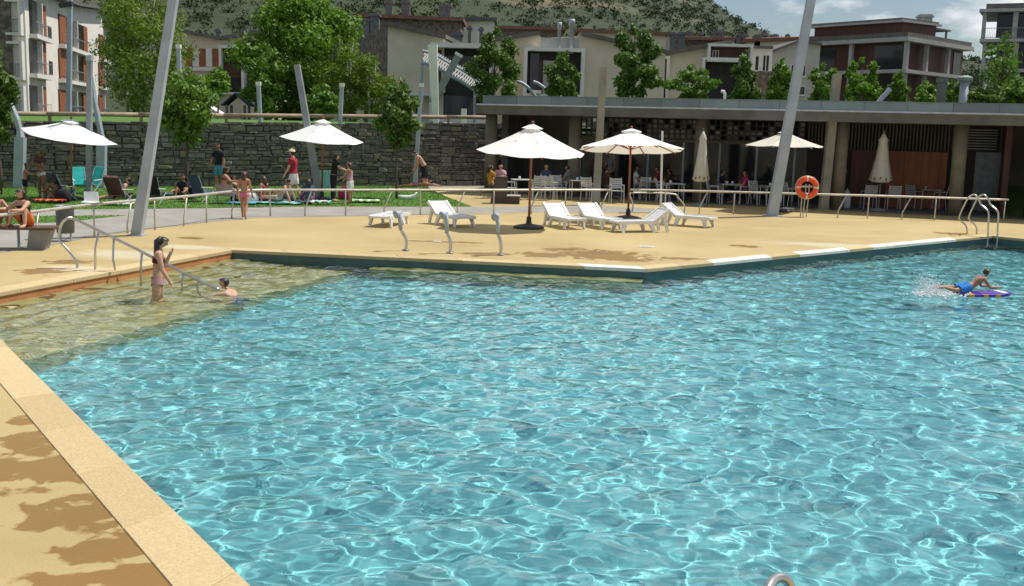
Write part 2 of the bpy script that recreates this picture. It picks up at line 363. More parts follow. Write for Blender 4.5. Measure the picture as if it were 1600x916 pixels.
# coping: single slabs along every side of the pool
WHITE = [(905, 998), (1125, 1197), (1225, 1322), (1368, 1430), (1440, 1492)]
cop = MB(); co_in = off_poly(POOL, -.02)
cop.add([(p.x, p.y, -.012) for p in OUT37]+[(p.x, p.y, -.012) for p in off_poly(POOL, .06)], [(i, (i+1) % NP, NP+(i+1) % NP, NP+i) for i in range(NP)])
coping = tag(cop.build('coping', 'mortar'), 'pale sandy stone edging slabs around the swimming pool', 'pool edging')
for i in range(NP):
    a, b, A, B = co_in[i], co_in[(i+1) % NP], OUT37[i], OUT37[(i+1) % NP]
    n = max(1, round((b-a).length/(1.25 if i != 2 else 1.0)))
    for k in range(n):
        g = .004/(b-a).length; t0 = k/n+g; t1 = (k+1)/n-g
        q = [a.lerp(b, t0), a.lerp(b, t1), A.lerp(B, t1), A.lerp(B, t0)]; dz = random.uniform(-.002, .003)
        mb = MB(); r = .012
        c = sum(q, Vector((0, 0)))/4
        low = [(p.x, p.y, -.055) for p in q]; mid = [(p.x, p.y, .003+dz) for p in q]; top = [(p.x+(c.x-p.x)/max(.1, (c-p).length)*r, p.y+(c.y-p.y)/max(.1, (c-p).length)*r, .010+dz) for p in q]
        mb.add(low+mid+top, [(3, 2, 1, 0), (8, 9, 10, 11)]+[(j, (j+1) % 4, 4+(j+1) % 4, 4+j) for j in range(4)]+[(4+j, 4+(j+1) % 4, 8+(j+1) % 4, 8+j) for j in range(4)])
        x = proj((c.x, c.y, 0))[0]
        w = i in (1, 2) and any(u <= x <= v for u, v in WHITE)
        s = mb.build('coping_slab', 'coping_white' if w else 'coping_stone', coping)
        if w: s['label'] = 'whitish coping slab'
# basin
FLOOR = -1.42
def wall_strip(name, i, mat, z0=FLOOR, z1=-.04, d=.03):
    a, b = POOL[i], POOL[(i+1) % NP]; e = (b-a).normalized(); nrm = Vector((-e.y, e.x))
    mb = MB(); mb.add([(a.x, a.y, z0), (b.x, b.y, z0), (b.x, b.y, z1), (a.x, a.y, z1)], [(0, 1, 2, 3)])
    return mb.build(name, mat, basin)
fb = MB(); big = off_poly(POOL, .05); fb.add([(p.x, p.y, FLOOR) for p in big], [tuple(range(NP))])
basin = struct(receiver(fb.build('pool_basin', 'pool_paint')))
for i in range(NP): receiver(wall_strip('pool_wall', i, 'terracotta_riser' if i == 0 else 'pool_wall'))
def ribbon(i, d0, d1, z1, z0, mat, name, s0=-.3, s1=.3):                # underwater tread along side i, d0..d1 from it
    a, b = POOL[i], POOL[(i+1) % NP]; e = (b-a).normalized(); nn = Vector((e.y, -e.x)); A = a-e*s0; B = b+e*s1
    q = [A+nn*d0, B+nn*d0, B+nn*d1, A+nn*d1]; mb = MB()
    mb.prism([(p.x, p.y, z0) for p in q], (0, 0, z1-z0)); return receiver(mb.build(name, mat, basin))
ribbon(0, .004, .45, -.185, -1.4, 'step_sand', 'step', 2.6, -.05)
ribbon(0, .45, .85, -.37, -1.4, 'step_sand', 'step', 2.6, -.05)
ribbon(0, .85, 1.25, -.56, -1.4, 'step_sand', 'step', 2.6, -.05)
ribbon(0, 1.25, 2.75, -.74, -1.4, 'step_sand', 'step', 2.6, -.05)
ribbon(1, .004, .42, -.34, -1.4, 'step_sand', 'ledge', -3.1, -.05)
# water: real waves, real refraction
def inside_np(X, Y, poly):
    c = np.zeros(X.shape, bool); n = len(poly)
    for i in range(n):
        a, b = poly[i], poly[i-1]
        if a.y == b.y: continue
        c ^= ((a.y > Y) != (b.y > Y)) & (X < (b.x-a.x)*(Y-a.y)/(b.y-a.y)+a.x)
    return c
def water():
    st = .045; X, Y = np.meshgrid(np.arange(-8.4, 19.6, st), np.arange(2.9, 31, st)); rng = np.random.default_rng(5); Z = np.zeros_like(X)
    for i in range(110):
        lam = .125*(1.0/.125)**(rng.random()**.9); th = rng.normal(2.0, 1.05); k = 2*PI/lam; a = .0019*lam**.9
        wob = .35*np.sin(.9*X*math.cos(th+1.3)+.7*Y*math.sin(th+1.3)+rng.random()*6)
        Z += a*np.sin(k*(X*math.cos(th)+Y*math.sin(th))+rng.random()*2*PI+wob)*(1+.45*np.sin(.5*X+.33*Y+rng.random()*6))
    B = P(1455, 458, WZ)                      # churned patch behind the boy's feet
    d2 = (X-B.x)**2+((Y-B.y)*1.0)**2
    Z += np.exp(-d2/1.1)*.035*np.sin(9*np.sqrt(d2)+1.5*X)*.6
    n, m = X.shape; keep = inside_np(X, Y, off_poly(POOL, .02))
    v = np.stack([X, Y, Z+WZ], -1).reshape(-1, 3); I = np.arange(n*m).reshape(n, m)
    f = np.stack([I[:-1, :-1], I[:-1, 1:], I[1:, 1:], I[1:, :-1]], -1)
    f = f[keep[:-1, :-1] | keep[1:, 1:] | keep[:-1, 1:] | keep[1:, :-1]].reshape(-1, 4)
    used = np.unique(f); re = -np.ones(n*m, np.int64); re[used] = np.arange(len(used))
    m_ = bpy.data.materials.new('water'); m_.use_nodes = True; t = m_.node_tree; t.nodes.remove(t.nodes['Principled BSDF']); MATS['water'] = m_
    g = t.nodes.new('ShaderNodeBsdfGlass'); g.inputs['IOR'].default_value = 1.33; g.inputs['Roughness'].default_value = 0; g.inputs['Color'].default_value = (.93, .985, .99, 1)
    t.links.new(g.outputs[0], t.nodes['Material Output'].inputs[0])
    o = fast_mesh('pool_water', v[used], re[f], 'water', True); o.cycles.is_caustics_caster = True; return struct(o)
water()
# ------------------------------------------------------------------ lawn, terrace, hill
LAWN = [P(x, y) for x, y in ((-420, 332), (-60, 329), (100, 328), (228, 326), (320, 325), (400, 324), (480, 323), (737, 323), (700, 309), (676, 298), (668, 292))]
W0 = Vector((-32.76, 32.47)); W1 = Vector((-.6, 50.2)); WU = (W1-W0).normalized(); WN = Vector((WU.y, -WU.x))
LW = LAWN+[Vector((W0.lerp(W1, t).x+.1, W0.lerp(W1, t).y, 0)) for t in (.86, 0)]
struct(flat('lawn', LW, .008, 'lawn_green'))
PATCH = [P(x, y) for x, y in ((-420, 341), (197, 337), (150, 342), (110, 347), (0, 352), (-60, 357), (-420, 388))]
struct(flat('lawn_patch', PATCH, .008, 'lawn_green'))
def blades(name, polys, n, h):
    vs = []; rng = np.random.default_rng(2); pts = []
    for poly in polys:
        pv = [Vector((p[0], p[1])) for p in poly]; x0 = max(min(p.x for p in pv), -30); x1 = max(p.x for p in pv); y0 = min(p.y for p in pv); y1 = max(p.y for p in pv)
        cnt = int(n*(x1-x0)*(y1-y0)); X = rng.uniform(x0, x1, cnt); Y = rng.uniform(y0, y1, cnt); k = inside_np(X, Y, pv); pts.append(np.stack([X[k], Y[k]], 1))
    q = np.concatenate(pts); a = rng.uniform(0, PI, len(q)); w = rng.uniform(.02, .045, len(q)); hh = h*rng.uniform(.5, 1.2, len(q)); l = rng.normal(0, .02, (len(q), 2))
    z = np.full(len(q), .008); dx = np.cos(a)*w/2; dy = np.sin(a)*w/2
    v = np.stack([np.stack([q[:, 0]-dx, q[:, 1]-dy, z], 1), np.stack([q[:, 0]+dx, q[:, 1]+dy, z], 1), np.stack([q[:, 0]+l[:, 0], q[:, 1]+l[:, 1], z+hh], 1)], 1).reshape(-1, 3)
    return fast_mesh(name, v, np.arange(len(v)).reshape(-1, 3), 'grass_blade')
tag(blades('grass', [LW, PATCH], 150, .035), 'short mown green grass of the sunbathing lawn', 'grass', kind='stuff')
def ridge_y(px):                             # image row of the far crest
    return float(np.interp(px, [-450, 150, 640, 940, 1040, 1085, 1125, 1155, 1200, 1260, 1360, 1960], [-190, -150, -90, -30, 0, 11, 33, 50, 66, 80, 95, 120]))
def terrain():
    cols = np.arange(-500, 2100, 26); ds = np.concatenate([[50, 56, 64, 74, 86, 100], np.geomspace(112, 780, 54), [900, 1100]])
    v = []; rng = np.random.default_rng(8)
    for j, d in enumerate(ds):
        for i, px in enumerate(cols):
            dx = ray(px, 196); x = dx.x/dx.y*d; y = d
            hz = CZ+(196+.02618*(px-800)-ridge_y(px))/1700*760
            t = min(1, max(0, (d-150)/(760-150))); s = t*t*(3-2*t)*.55+t*.45
            z = 2.35+(d-50)*.004+s*(hz-3)+(1.2+1.6*t)*t*(math.sin(px*.021+d*.013)+.6*math.sin(px*.05-d*.03))-4*t
            if d > 780: z = z-(d-780)*.45
            if d <= 50: z = 2.2
            v.append((x, y, z))
    n, m = len(ds), len(cols); I = np.arange(n*m).reshape(n, m)
    f = np.stack([I[:-1, :-1], I[:-1, 1:], I[1:, 1:], I[1:, :-1]], -1).reshape(-1, 4)
    mt = M('hill', (.017, .034, .009), (.034, .050, .015), scale=.045, rough=.95, bump=.8, bscale=.25, detail=12)
    N = mt.node_tree.nodes; L = mt.node_tree.links; b = N['Principled BSDF']; base = b.inputs['Base Color'].links[0].from_socket
    tc = N.new('ShaderNodeTexCoord'); mp = N.new('ShaderNodeMapping'); mp.inputs['Scale'].default_value = (.35, 1, 3); L.new(tc.outputs['Object'], mp.inputs[0])
    nz = N.new('ShaderNodeTexNoise'); nz.inputs['Scale'].default_value = .018; nz.inputs['Detail'].default_value = 5; L.new(mp.outputs[0], nz.inputs[0])
    r = N.new('ShaderNodeValToRGB'); r.color_ramp.elements[0].position = .55; r.color_ramp.elements[1].position = .66; L.new(nz.outputs[0], r.inputs[0])
    mx = N.new('ShaderNodeMix'); mx.data_type = 'RGBA'; mx.inputs[7].default_value = (.14, .12, .07, 1); L.new(r.outputs[0], mx.inputs[0]); L.new(base, mx.inputs[6]); L.new(mx.outputs[2], b.inputs['Base Color'])
    o = fast_mesh('hillside', v, f, 'hill', True); struct(o)
    # scrub on the slope: clumps of small leafy faces, beyond counting
    A = np.array(v).reshape(n, m, 3); vs = []
    for _ in range(21000):
        j = rng.uniform(7, n-4); i = rng.uniform(0, m-2); jj, ii = int(j), int(i); a, c = j-jj, i-ii
        p = (A[jj, ii]*(1-a)+A[jj+1, ii]*a)*(1-c)+(A[jj, ii+1]*(1-a)+A[jj+1, ii+1]*a)*c
        if p[1] < 165: continue
        den = math.sin(p[0]*.035+p[2]*.11)+math.sin(p[1]*.021-p[2]*.07+1)+.5*math.sin(p[0]*.11)
        if den < rng.uniform(-2.6, 1.0): continue
        s = rng.uniform(.7, 2.2)*(.6+p[1]/1000)
        k = 22; c0 = p+np.stack([rng.normal(0, .5*s, k), rng.normal(0, .5*s, k), np.abs(rng.normal(.5*s, .33*s, k))], 1)
        t1 = rng.normal(0, 1, (k, 3)); t1 /= np.linalg.norm(t1, axis=1, keepdims=True); t2 = rng.normal(0, 1, (k, 3)); t2 -= t1*(t1*t2).sum(1, keepdims=True); t2 /= np.linalg.norm(t2, axis=1, keepdims=True)
        w = .27*s; vs.append(np.stack([c0-t1*w, c0+t1*w, c0+t2*w*1.3], 1).reshape(-1, 3))
    v2 = np.concatenate(vs); tag(fast_mesh('hillside_scrub', v2, np.arange(len(v2)).reshape(-1, 3), 'leaf_hill'), 'dark green scrub covering the hillside behind the houses', 'scrub', kind='stuff')
terrain()
# grass bank beside the right-hand end of the cafe
mb = MB(); mb.add([(17.3, 38.4, .012), (40, 30, .012), (48, 52, 3.2), (21, 58, 3.2)], [(0, 1, 2, 3)]); struct(mb.build('grass_bank', 'lawn_green'))
# ------------------------------------------------------------------ dry stone retaining wall
def wtop(t): return 2.065+.715*t                # wall top climbs slowly
def stone_wall():
    Lw = (W1-W0).length
    mb = MB(); q = [(W0.x, W0.y), (W1.x, W1.y)]; nb = -WN*.5
    mb.add([(q[0][0], q[0][1], 0), (q[1][0], q[1][1], 0), (q[1][0], q[1][1], wtop(1)-.03), (q[0][0], q[0][1], wtop(0)-.03)]+
           [(q[0][0]+nb.x, q[0][1]+nb.y, 0), (q[1][0]+nb.x, q[1][1]+nb.y, 0), (q[1][0]+nb.x, q[1][1]+nb.y, wtop(1)-.03), (q[0][0]+nb.x, q[0][1]+nb.y, wtop(0)-.03)],
           [(0, 1, 2, 3), (5, 4, 7, 6), (3, 2, 6, 7), (4, 0, 3, 7), (1, 5, 6, 2), (0, 4, 5, 1)])
    w = tag(mb.build('stone_wall', 'mortar'), 'long dark grey dry stone retaining wall behind the lawn', 'wall')
    rot = math.atan2(WU.y, WU.x); rng = random.Random(11); lst = []
    ua = 0.0
    while ua < Lw-.3:                          # short panels with courses of their own, so no course runs far
        ub = min(Lw, ua+rng.uniform(.7, 2.1)); z = rng.uniform(-.05, 0)
        while z < wtop(ua/Lw)-.04:
            h = rng.choice((.06, .08, .10, .12, .15, .19, .24)); u = ua+rng.uniform(-.12, .1)
            while u < ub-.06:
                l = min(rng.uniform(.16, .75)*(1.1 if h > .11 else .85), ub-u+rng.uniform(-.05, .14)); hh = min(h, wtop(ua/Lw)-z)*rng.uniform(.78, 1.06)
                if l > .08 and hh > .03 and u > 0 and u+l < Lw: lst.append((u, max(z, 0)+rng.uniform(-.008, .008), l, hh, rng.uniform(.02, .1)))
                u += l+rng.uniform(.004, .03)
            z += h+.006
        ua = ub
    for t in np.arange(0, Lw-.1, .62):         # capping course
        if rng.random() < .93: lst.append((t, wtop(t/Lw)-.03, .58+rng.uniform(0, .03), rng.uniform(.05, .08), .08))
    meshes = []
    for k in range(8):
        def j(a=.045): return rng.uniform(-a, a)
        me = bpy.data.meshes.new('stone'); fr = [(.05+j(), -1, .08+j()), (.95+j(), -1, .08+j()), (.95+j(), -1+j(.2), .92+j()), (.5+j(), -1.12, .97), (.05+j(), -1+j(.2), .92+j())]
        bk = [(0, .3, 0), (1, .3, 0), (1, .3, 1), (.5, .3, 1), (0, .3, 1)]; fr = [(x, y, zz) for x, y, zz in fr]
        md = [(0+abs(j()), -.6, 0+abs(j())), (1-abs(j()), -.6, 0+abs(j())), (1-abs(j()), -.6, 1), (.5, -.6, 1), (0+abs(j()), -.6, 1)]
        fs = [(0, 1, 2, 3, 4)]+[(i, 5+i, 5+(i+1) % 5, (i+1) % 5) for i in range(5)]+[(5+i, 10+i, 10+(i+1) % 5, 5+(i+1) % 5) for i in range(5)]
        me.from_pydata(fr+md+bk, [], fs); me.materials.append(MATS['wall_stone'])
        bm = bmesh.new(); bm.from_mesh(me); bmesh.ops.recalc_face_normals(bm, faces=bm.faces[:]); bm.to_mesh(me); bm.free(); meshes.append(me)
    lst.sort(key=lambda s: -s[2]*s[3]); rest = MB()
    for n, (u, z, l, h, dp) in enumerate(lst):
        p = W0+WU*u; me = meshes[rng.randrange(8)]
        if n < 300:
            o = bpy.data.objects.new('stone', me); sc.collection.objects.link(o); o.parent = w
            o.location = (p.x, p.y, z+.004); o.rotation_euler = (0, 0, rot); o.scale = (l, dp, h)
        else:
            rest.add([(p.x+WU.x*v.co.x*l-WN.x*v.co.y*dp, p.y+WU.y*v.co.x*l-WN.y*v.co.y*dp, z+.004+v.co.z*h) for v in me.vertices], [tuple(f.vertices) for f in me.polygons])
    tag(rest.build('small_stones', 'wall_stone', w), kind='stuff')
stone_wall()
def wpt(u, d, z): q = W0+WU*u-WN*d; return (q.x, q.y, z)
# terrace top and the log rail along it
mb = MB(); mb.add([(W0.x-WU.x*30-WN.x*.1, W0.y-WU.y*30-WN.y*.1, 1.75), (W1.x-WN.x*.1, W1.y-WN.y*.1, wtop(1)-.06), (30, 47, 2.5), (60, 60, 2.5), (-60, 62, 2.5)], [(0, 1, 2, 3, 4)])
struct(mb.build('terrace', 'lawn_green'))
lr = thing('log_rail', 'weathered timber log rail along the top of the stone wall', 'fence', wpt(0, .3, wtop(0)))
Lw = (W1-W0).length; seg = 3.3; u = 1.0
while u < Lw-1:
    t0, t1 = u/Lw, min(u+seg, Lw-.3)/Lw
    mb = MB(); mb.tube([wpt(t0*Lw, .3, wtop(t0)+.30), wpt((t0+t1)/2*Lw, .3, wtop((t0+t1)/2)+.305), wpt(t1*Lw-.02, .3, wtop(t1)+.30)], .085, 8); mb.build('log', 'log_wood', lr, True)
    mb = MB(); mb.bar(wpt(u+.1, .3, wtop(t0)-.1), wpt(u+.1, .3, wtop(t0)+.25), .1); mb.build('post', 'log_wood', lr); u += seg
# ------------------------------------------------------------------ facade frames: draw on a vertical plane with photo pixels
class Fr:
    def __init__(s, A, B): s.o = Vector((A[0], A[1])); s.u = (Vector((B[0], B[1]))-s.o).normalized(); s.n = Vector((s.u.y, -s.u.x)); s.L = (Vector((B[0], B[1]))-s.o).length
    def uz(s, px, py):
        d = ray(px, py); o = s.o; t = (o.x*s.n.x+o.y*s.n.y)/(d.x*s.n.x+d.y*s.n.y); p = Vector((0, 0, CZ))+d*t
        return (p.x-o.x)*s.u.x+(p.y-o.y)*s.u.y, p.z
    def w(s, u, d, z): q = s.o+s.u*u+s.n*d; return (q.x, q.y, z)
    def box(s, mb, u0, u1, z0, z1, d0, d1):
        return mb.prism([s.w(u0, d0, z0), s.w(u1, d0, z0), s.w(u1, d0, z1), s.w(u0, d0, z1)], (s.n.x*(d1-d0), s.n.y*(d1-d0), 0))
    def poly(s, mb, pts, d0, d1): return mb.prism([s.w(u, d0, z) for u, z in pts], (s.n.x*(d1-d0), s.n.y*(d1-d0), 0))
    def rect(s, x0, y0, x1, y1):
        ym = (y0+y1)/2; xm = (x0+x1)/2
        u0 = s.uz(x0, ym)[0]; u1 = s.uz(x1, ym)[0]; return u0, u1, s.uz(xm, y1)[1], s.uz(xm, y0)[1]
def frontal(px0, px1, Y, turn=0.):            # a facade crossing depth Y in the middle, turned by some degrees
    a = PY(px0, 190, Y); b = PY(px1, 190, Y); m = (a+b)/2; h = (b-a).length/2/math.cos(rad(turn)); c, s_ = math.cos(rad(turn)), math.sin(rad(turn))
    return Fr((m.x-h*c, m.y-h*s_), (m.x+h*c, m.y+h*s_))
def pbox(fr, par, name, mat, x0, y0, x1, y1, d0, d1):
    mb = MB(); u0, u1, z0, z1 = fr.rect(x0, y0, x1, y1); fr.box(mb, u0, u1, z0, z1, d0, d1); return mb.build(name, mat, par)
def window(fr, par, x0, y0, x1, y1, frame='frame_white', t=.09, pane='dark_glass', sill=True, mull=1):
    u0, u1, z0, z1 = fr.rect(x0, y0, x1, y1); mb = MB()
    for a in ((u0-t, u1+t, z1, z1+t), (u0-t, u1+t, z0-t, z0), (u0-t, u0, z0, z1), (u1, u1+t, z0, z1)): fr.box(mb, *a, -.02, .07)
    for k in range(mull): um = u0+(u1-u0)*(k+1)/(mull+1); fr.box(mb, um-.03, um+.03, z0, z1, -.02, .05)
    w = mb.build('window', frame, par); mb = MB(); fr.box(mb, u0, u1, z0, z1, .004, .022); mb.build('pane', pane, w)
    if sill: mb = MB(); fr.box(mb, u0-.12, u1+.12, z0-t-.06, z0-t, .0, .16); mb.build('sill', frame, w)
    return w
def boxframe(fr, par, x0, y0, x1, y1, t=.22, out=.7, inside='dark_recess', frame='frame_white'):   # projecting white frame around a deep loggia
    u0, u1, z0, z1 = fr.rect(x0, y0, x1, y1); mb = MB()
    for a in ((u0, u1, z1-t, z1), (u0, u1, z0, z0+t*.8), (u0, u0+t, z0+t*.8, z1-t), (u1-t, u1, z0+t*.8, z1-t)): fr.box(mb, *a, .0, out)
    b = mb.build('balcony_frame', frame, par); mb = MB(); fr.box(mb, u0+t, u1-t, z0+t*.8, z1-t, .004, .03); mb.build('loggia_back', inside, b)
    return b, (u0+t, u1-t, z0+t*.8, z1-t)
def railing(fr, par, u0, u1, z, d, h=.95, n=None, mat='galvanised_dull'):
    mb = MB(); fr.box(mb, u0, u1, z+h-.05, z+h, d-.03, d+.02); fr.box(mb, u0, u1, z+.06, z+.1, d-.02, d+.01); n = n or max(2, int((u1-u0)/.16))
    for k in range(n+1): uu = u0+(u1-u0-.02)*k/n; fr.box(mb, uu, uu+.02, z+.1, z+h-.05, d-.012, d+.005)
    return mb.build('railing', mat, par)
def chimney(x0, y0, x1, y1, Y, par, mat='chimney_grey', cap=True):
    fr = frontal(x0, x1, Y); u0, u1, z0, z1 = fr.rect(x0, y0, x1, y1); mb = MB(); w = u1-u0; fr.box(mb, u0, u1, z0-2.5, z1, -w, 0)
    if cap: fr.box(mb, u0-.12, u1+.12, z1-.35, z1-.15, -w-.12, .12)
    return mb.build('chimney', mat, par)
# --- white apartment block on the left
fA = Fr((-35.0, 79.0), (-35.0-.228*38, 117.0))
A_ = thing('apartment_house', 'white three storey apartment house with tall brown sliding shutters and sloping roof', 'house', (-35, 79, 2.4))
Lf = fA.L
mb = MB(); fA.poly(mb, [(0, 2.3), (Lf, 2.3), (Lf, 12.2), (Lf*.93, 13.3), (Lf*.5, 12.1), (0, 11.4)], -9, 0); mb.build('wall', 'render_white', A_)
mb = MB(); fA.poly(mb, [(-.4, 11.4), (Lf*.5, 12.12), (Lf*.97, 13.5), (Lf*.97, 13.75), (Lf*.5, 12.4), (-.4, 11.75)], -9.3, .8); mb.build('roof', 'roof_dark', A_)
mb = MB(); fA.poly(mb, [(-.22, 2.3), (0.02, 2.3), (.02, 11.35), (-.22, 11.35)], -9, -.9); mb.build('stone_gable', 'house_stone', A_)
for y0, y1 in ((43, 84), (102, 139), (154, 179)):
    for x0, x1, sh in ((46, 70, ((58, 70),)), (91, 134, ((91, 101), (128, 134))), (153, 163, ((153, 163),))):
        dy = (x0-91)*.02
        u0 = fA.uz(x0, y0)[0]; u1 = fA.uz(x1, y0)[0]
        k = {43: (5.75+2.62, 8.35+2.5), 102: (5.55, 8.0), 154: (2.5, 4.7)}[y0]; z0, z1 = k
        mb = MB(); fA.box(mb, u0, u1, z0, z1, .004, .05); wv = mb.build('balcony_door', 'dark_glass', A_)
        for a, b in sh:
            a_, b_ = fA.uz(a, y0)[0], fA.uz(b, y0)[0]; n = max(2, int((b_-a_)/.9))
            for q in range(n):
                mb = MB(); c0 = a_+(b_-a_)*q/n; fA.box(mb, c0+.03, a_+(b_-a_)*(q+1)/n-.03, z0+.02, z1, .06, .14); mb.build('shutter', 'shutter_wood', A_)
        mb = MB(); fA.box(mb, u0-.2, u1+.3, z0-.3, z0, .003, .55); mb.build('balcony_slab', 'frame_white', A_)
        mb = MB(); fA.box(mb, (u0+u1)/2-.13, (u0+u1)/2+.13, z0, z1, .05, .4); mb.build('balcony_post', 'frame_white', A_)
        railing(fA, A_, u0, u1, z0, .48, .9, 8)
for z in (8.6, 5.9):
    u = fA.uz(79, 100)[0]; mb = MB(); fA.box(mb, u-.7, u+.7, z-.1, z+.9, .004, .04); mb.build('small_window', 'dark_recess', A_)
g = Fr((-41, 79), (-35.05, 79))               # end elevation that faces the lawn: corner loggias in white surrounds
for z0, z1 in ((8.3, 10.6), (5.2, 7.7), (2.6, 4.6)):
    mb = MB(); t = .18
    for a in ((.8, 5.9, z1-t, z1), (.8, 5.9, z0-t, z0), (.8, .8+t, z0, z1-t), (5.9-t, 5.9, z0, z1-t)): g.box(mb, *a, .004, .5)
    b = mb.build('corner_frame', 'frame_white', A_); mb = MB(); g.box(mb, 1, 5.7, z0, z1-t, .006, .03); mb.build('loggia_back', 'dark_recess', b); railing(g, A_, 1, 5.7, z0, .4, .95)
mb = MB(); g.box(mb, -8, 5.95, 2.3, 11.3, -.12, .002); mb.build('stone_end_wall', 'house_stone', A_)
# --- cream house with a butterfly roof behind the birches
fB = frontal(225, 420, 120); B_ = thing('cream_house', 'cream house with butterfly roof and brown shutter panels behind the playhouse', 'house', (-34, 120, 2.5))
def fpoly(fr, pts, z0=None):
    q = [fr.uz(x, y) for x, y in pts]; return q
rl = fpoly(fB, [(225, 46), (262, 47), (345, 63), (425, 50)])
mb = MB(); fB.poly(mb, [(rl[0][0], 2.3)]+rl[:0]+[(rl[3][0], 2.3)]+rl[::-1], -9, 0); mb.build('wall', 'render_cream', B_)
mb = MB(); fB.poly(mb, rl+[(u, z+.35) for u, z in rl[::-1]], -9.3, .7); mb.build('roof', 'roof_dark', B_)
for y0, y1 in ((76, 104), (118, 146)):
    for k in range(5):
        x0 = 291+k*10.4
        pbox(fB, B_, 'shutter' if k % 2 == 0 else 'panel', 'shutter_wood' if k % 2 == 0 else 'frame_white', x0, y0, x0+9.6, y1, .004, .12)
    pbox(fB, B_, 'balcony_slab', 'frame_white', 288, y1+1.5, 345, y1+7, .004, .5)
    pbox(fB, B_, 'window', 'dark_glass', 386, y0, 412, y1, .004, .05)
b, q = boxframe(fB, B_, 345, 72, 384, 148, .3, .8); pbox(fB, B_, 'inner_panel', 'brown_clad', 350, 100, 380, 122, .04, .1)
for a in (337, 378): chimney(a, 45, a+7, 58, 122, B_)
# --- house with stone flank and cream gable
fC = frontal(606, 694, 80, -6); C_ = thing('gable_house', 'cream gabled house with dark stone flank beside the birches', 'house', (-7, 80, 2.5))
r = [fC.uz(606, 40), fC.uz(694, 61)]
mb = MB(); fC.poly(mb, [(r[0][0], 2.3), (r[1][0], 2.3), r[1], r[0]], -8, 0); mb.build('wall', 'render_cream', C_)
mb = MB(); fC.poly(mb, [(r[0][0]-.25, r[0][1]), (r[1][0]+.2, r[1][1]), (r[1][0]+.2, r[1][1]+.28), (r[0][0]-.25, r[0][1]+.3)], -8.2, .5); mb.build('roof', 'roof_dark', C_)
cA = Vector(fC.w(r[0][0]-.02, -.02, 0)); fl = Fr((cA.x-2.3, cA.y+4.5), (cA.x, cA.y))
zl = r[0][1]; mb = MB(); fl.poly(mb, [(0, 2.3), (fl.L, 2.3), (fl.L, zl-.05), (0, zl-.35)], -3, 0); mb.build('stone_flank', 'house_stone', C_)
fC2 = frontal(672, 770, 80, 0)
b, q = boxframe(fC2, C_, 673, 69, 772, 192, .34, 1.1)
pbox(fC2, C_, 'upper_glazing', 'dark_glass', 690, 88, 760, 104, .04, .1); pbox(fC2, C_, 'brown_panel', 'brown_clad', 684, 78, 690, 150, .04, .2)
pbox(fC2, C_, 'lower_glazing', 'dark_glass', 690, 150, 740, 180, .04, .1); pbox(fC2, C_, 'balcony_slab', 'frame_white', 682, 137, 696, 145, .05, 1.6)
pbox(fC2, C_, 'balcony_slab', 'frame_white', 640, 145, 674, 150, .05, .9); window(fC2, C_, 644, 152, 672, 178)
# --- stone terrace of houses above it
def far_row(name, label, x0, x1, yt0, yt1, yb, Y, wall, roof, chims, depth=6, wins=(), roofh=.35, overhang=.6):
    fr = frontal(x0, x1, Y); t = thing(name, label, 'house', fr.w(fr.L/2, 0, 3)); a = fr.uz(x0, yt0); b_ = fr.uz(x1, yt1)
    zb = fr.uz((x0+x1)/2, yb)[1]-4
    mb = MB(); fr.poly(mb, [(a[0], zb), (b_[0], zb), b_, a], -depth, 0); mb.build('wall', wall, t)
    mb = MB(); fr.poly(mb, [(a[0]-.3, a[1]), (b_[0]+.3, b_[1]), (b_[0]+.3, b_[1]+roofh), (a[0]-.3, a[1]+roofh)], -depth, overhang)
    mb.add([fr.w(a[0]-.3, overhang, a[1]+roofh), fr.w(b_[0]+.3, overhang, b_[1]+roofh), fr.w(b_[0]+.3, -depth, b_[1]+roofh+.55), fr.w(a[0]-.3, -depth, a[1]+roofh+.55)], [(0, 1, 2, 3)]); mb.build('roof', roof, t)
    for c in chims: chimney(*c[:4], Y-c[4] if len(c) > 4 else Y+depth*.4, t)
    for w in wins: window(fr, t, *w, t=.06, sill=False)
    return t, fr
far_row('stone_house', 'long dark stone house with terracotta roof edge and square chimneys', 560, 720, 27, 34, 100, 112, 'house_stone', 'roof_terracotta',
        ((564, 28, 578, 42, 4), (577, 20, 592, 44, 4), (602, 0, 613, 28), (627, 0, 640, 28), (687, 6, 704, 34)), wins=())
far_row('small_white_house', 'small white house with flat roof and metal flues above the framed house', 706, 772, 33, 33, 80, 120, 'render_white', 'roof_dark', ((707, 50, 722, 70, 20), (731, 40, 736, 72, 20), (749, 42, 754, 72, 20)))
far_row('roof_house', 'low house with faded terracotta roof between the framed houses', 772, 880, 45, 48, 90, 130, 'house_stone', 'roof_terracotta', ((777, 48, 790, 62), (846, 38, 854, 60), (868, 36, 878, 60)))
# --- framed house in the middle
fD = frontal(775, 1040, 84); D_ = thing('framed_house', 'cream house with big white framed loggia above the cafe roof', 'house', (3, 84, 2.5))
rD = [fD.uz(*p) for p in ((775, 65), (843, 55), (846, 60), (905, 56), (908, 56), (960, 67), (1040, 84))]
mb = MB(); fD.poly(mb, [(rD[0][0], 2.3), (rD[-1][0], 2.3)]+rD[::-1], -8, 0); mb.build('wall', 'render_cream', D_)
for a, b_ in ((0, 1), (4, 5), (5, 6)):
    mb = MB(); p, q = rD[a], rD[b_]; fD.poly(mb, [p, q, (q[0], q[1]+.28), (p[0], p[1]+.28)], -8.2, .5); mb.build('roof', 'roof_dark', D_)
mb = MB(); fD.box(mb, rD[2][0], rD[3][0], rD[2][1]-.9, rD[2][1]+.05, .004, .1); mb.build('grey_parapet', 'grey_slab', D_)
b, q = boxframe(fD, D_, 818, 76, 912, 152, .26, 1.0)
